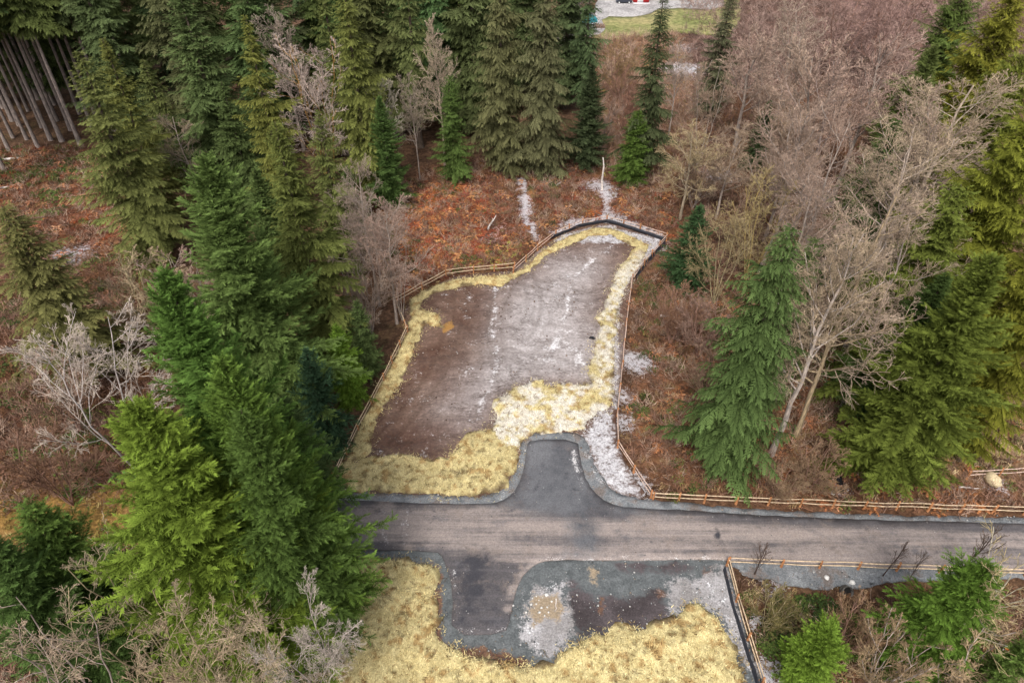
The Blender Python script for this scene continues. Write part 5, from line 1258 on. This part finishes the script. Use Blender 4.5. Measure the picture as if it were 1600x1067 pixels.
M_TEAL = mat_plain('teal_cover', (.05, .30, .36), .6, .2); M_TYRE = mat_plain('tyre_rubber', (.02, .02, .02), .9, .1); M_CAR = mat_plain('dark_car_paint', (.03, .035, .05), .3, .1, 3., 0., .5); M_GLS = mat_plain('car_glass', (.02, .025, .03), .1, .05, 2., 0., .6)
p = gp(1002, 5, .55); sx, sy = p[0], p[1]
root = empty('garden_shed', (sx, sy + 2.2, ZL)); tag(root, 'red-walled shed at the top edge beyond the gravel yard', 'shed')
mb = MB(); mb.box((0, 0, 1.3), (4.2, 4., 2.6)); mb.add([(-2.1, -2., 2.6), (2.1, -2., 2.6), (0, -2., 3.9), (-2.1, 2., 2.6), (2.1, 2., 2.6), (0, 2., 3.9)], [[0, 1, 2], [5, 4, 3]]); mb.build('wall', M_RED, root)
mb = MB()
for s in (-1, 1):
    a = np.array([(0, -2.3, 3.95), (0, 2.3, 3.95), (s * 2.45, 2.3, 2.45), (s * 2.45, -2.3, 2.45)]); V = np.vstack([a, a + (0, 0, .12)])
    mb.add(V, [[0, 1, 2, 3], [7, 6, 5, 4], [0, 3, 7, 4], [3, 2, 6, 7], [2, 1, 5, 6], [1, 0, 4, 5]])
mb.build('roof', M_ROOF, root)
d = MB(); d.box((-.3, -2.03, 1.05), (1.6, .06, 2.1)); dd = d.build('door', M_WH, root)
h_ = MB(); h_.box((.3, -2.09, 1.05), (.05, .06, .25)); h_.build('handle', M_TYRE, dd)
mb = MB(); mb.box((0, -2.6, -.02), (4.6, 1.1, .16)); mb.build('step', M_WH, root)
def wheel(parent, x, y, r, w=.2):
    mb = MB(); a = np.linspace(0, 6.283, 15)[:-1]; V = np.concatenate([np.stack([x + np.cos(a) * rr, np.full(14, y + yy), r + np.sin(a) * rr], 1) for rr, yy in ((r * .55, -w / 2), (r, -w / 2), (r, w / 2), (r * .55, w / 2))])
    i = np.arange(14); mb.add(V, np.concatenate([np.stack([k * 14 + i, k * 14 + (i + 1) % 14, (k + 1) * 14 + (i + 1) % 14, (k + 1) * 14 + i], 1) for k in range(3)]))
    o = mb.build('wheel', M_TYRE, parent, True)
    mb = MB(); V = np.vstack([np.stack([x + np.cos(a) * r * .56, np.full(14, y + s * w * .45), r + np.sin(a) * r * .56], 1) for s in (-1, 1)] + [[[x, y - w * .45, r], [x, y + w * .45, r]]])
    mb.add(V, [[28, k, (k + 1) % 14] for k in range(14)] + [[29, 14 + k, 14 + (k + 1) % 14] for k in range(14)]); mb.build('rim', M_WH, o)
p = gp(975, 6, .55)
root = empty('parked_car', (p[0], p[1] + .6, ZL)); tag(root, 'dark parked car beside the red shed at the top edge', 'car')
prof = [(-2.15, .35), (-2.2, .75), (-1.9, .92), (-1.2, .98), (1.0, 1.0), (2.0, .85), (2.2, .62), (2.15, .35)]
def extr(prof, w, inset=0.):
    n = len(prof); V = np.array([(x, -w / 2, z) for x, z in prof] + [(x, w / 2, z) for x, z in prof]); mb = MB()
    c = np.array([[np.mean([q[0] for q in prof]), -w / 2, np.mean([q[1] for q in prof])], [np.mean([q[0] for q in prof]), w / 2, np.mean([q[1] for q in prof])]])
    mb.add(np.vstack([V, c]), [[2 * n, k, (k + 1) % n] for k in range(n)] + [[2 * n + 1, n + (k + 1) % n, n + k] for k in range(n)])
    mb.add(V, [[k, n + k, n + (k + 1) % n, (k + 1) % n] for k in range(n)]); return mb
extr(prof, 1.75).build('body', M_CAR, root)
extr([(-1.45, .96), (-1.0, 1.42), (.35, 1.46), (1.15, .98)], 1.5).build('cabin', M_GLS, root)
extr([(-1.02, 1.425), (-.9, 1.47), (.25, 1.5), (.36, 1.465)], 1.42).build('roof', M_CAR, root)
for x in (-1.35, 1.35):
    for y in (-.8, .8): wheel(root, x, y, .33)
p = gp(921, 42)
root = empty('covered_trailer', (p[0], p[1], ZL), .5); tag(root, 'teal covered trailer half hidden behind the drooping hemlock by the lawn', 'trailer')
extr([(-1.6, .5), (-1.7, 1.1), (-1.2, 1.9), (.6, 2.1), (1.5, 1.5), (1.7, .5)], 2.0).build('cover', M_TEAL, root)
mb = MB(); mb.box((0, 0, .42), (3.5, 2.1, .14)); mb.box((2.3, 0, .42), (1.2, .12, .1)); mb.build('chassis', M_WH, root)
for y in (-1.1, 1.1): wheel(root, 0, y, .36)
p = gp(936, 47)
root = empty('woodpile', (p[0], p[1], ZL)); tag(root, 'brown and yellow woodpile beside the teal trailer', 'woodpile')
gw = random.Random(3)
for k in range(14):
    mb = MB(); r = gw.uniform(.12, .2); zz = .15 + .3 * (k // 5); xx = -1.1 + .55 * (k % 5) + .2 * (k // 5)
    mb.tube([(xx, -.7, zz), (xx, 0, zz + .02), (xx, .7, zz)], [r, r, r * .9], 7); mb.build('firewood', M_LOGB, root)

# ------------------------------------------------------------------ light, sky, camera
SUN_EL, SUN_AZ = 54.0, 196.0                     # sun high, behind the camera to the left (compass: +Y = 0, clockwise)
w = bpy.data.worlds.new('World'); scene.world = w; w.use_nodes = True
nt = w.node_tree; nt.nodes.clear()
sky = nt.nodes.new('ShaderNodeTexSky'); sky.sky_type = 'NISHITA'; sky.sun_disc = False
sky.sun_elevation = R_(SUN_EL); sky.sun_rotation = R_(SUN_AZ); sky.air_density = 1.0; sky.dust_density = 4.0; sky.ozone_density = .6
hs = nt.nodes.new('ShaderNodeHueSaturation'); hs.inputs['Saturation'].default_value = .35
bg = nt.nodes.new('ShaderNodeBackground'); bg.inputs['Strength'].default_value = .13
wo = nt.nodes.new('ShaderNodeOutputWorld')
nt.links.new(sky.outputs[0], hs.inputs['Color']); nt.links.new(hs.outputs[0], bg.inputs['Color']); nt.links.new(bg.outputs[0], wo.inputs['Surface'])
sl = bpy.data.lights.new('sun', 'SUN'); sl.energy = 1.5; sl.angle = R_(12); sl.color = (1., .96, .9)
so = bpy.data.objects.new('sun', sl); col.objects.link(so)
az, el = R_(SUN_AZ), R_(SUN_EL)
dv = Vector((math.sin(az) * math.cos(el), math.cos(az) * math.cos(el), math.sin(el)))
so.rotation_euler = dv.to_track_quat('Z', 'Y').to_euler(); so.location = dv * 120
cam = bpy.data.cameras.new('camera'); cam.sensor_width = 36.; cam.lens = 36. * F / 1600.; cam.clip_end = 8000.; cam.clip_start = .5
co = bpy.data.objects.new('camera', cam); col.objects.link(co)
co.location = (0, 0, CAM_H); co.rotation_euler = (math.pi / 2 - PITCH, 0, 0)
scene.camera = co
scene.view_settings.view_transform = 'Standard'; scene.view_settings.look = 'None'
scene.view_settings.exposure = .88; scene.view_settings.gamma = 1.
scene.cycles.max_bounces = 5; scene.cycles.diffuse_bounces = 2; scene.cycles.glossy_bounces = 1; scene.cycles.transmission_bounces = 2
scene.cycles.sample_clamp_indirect = 4.
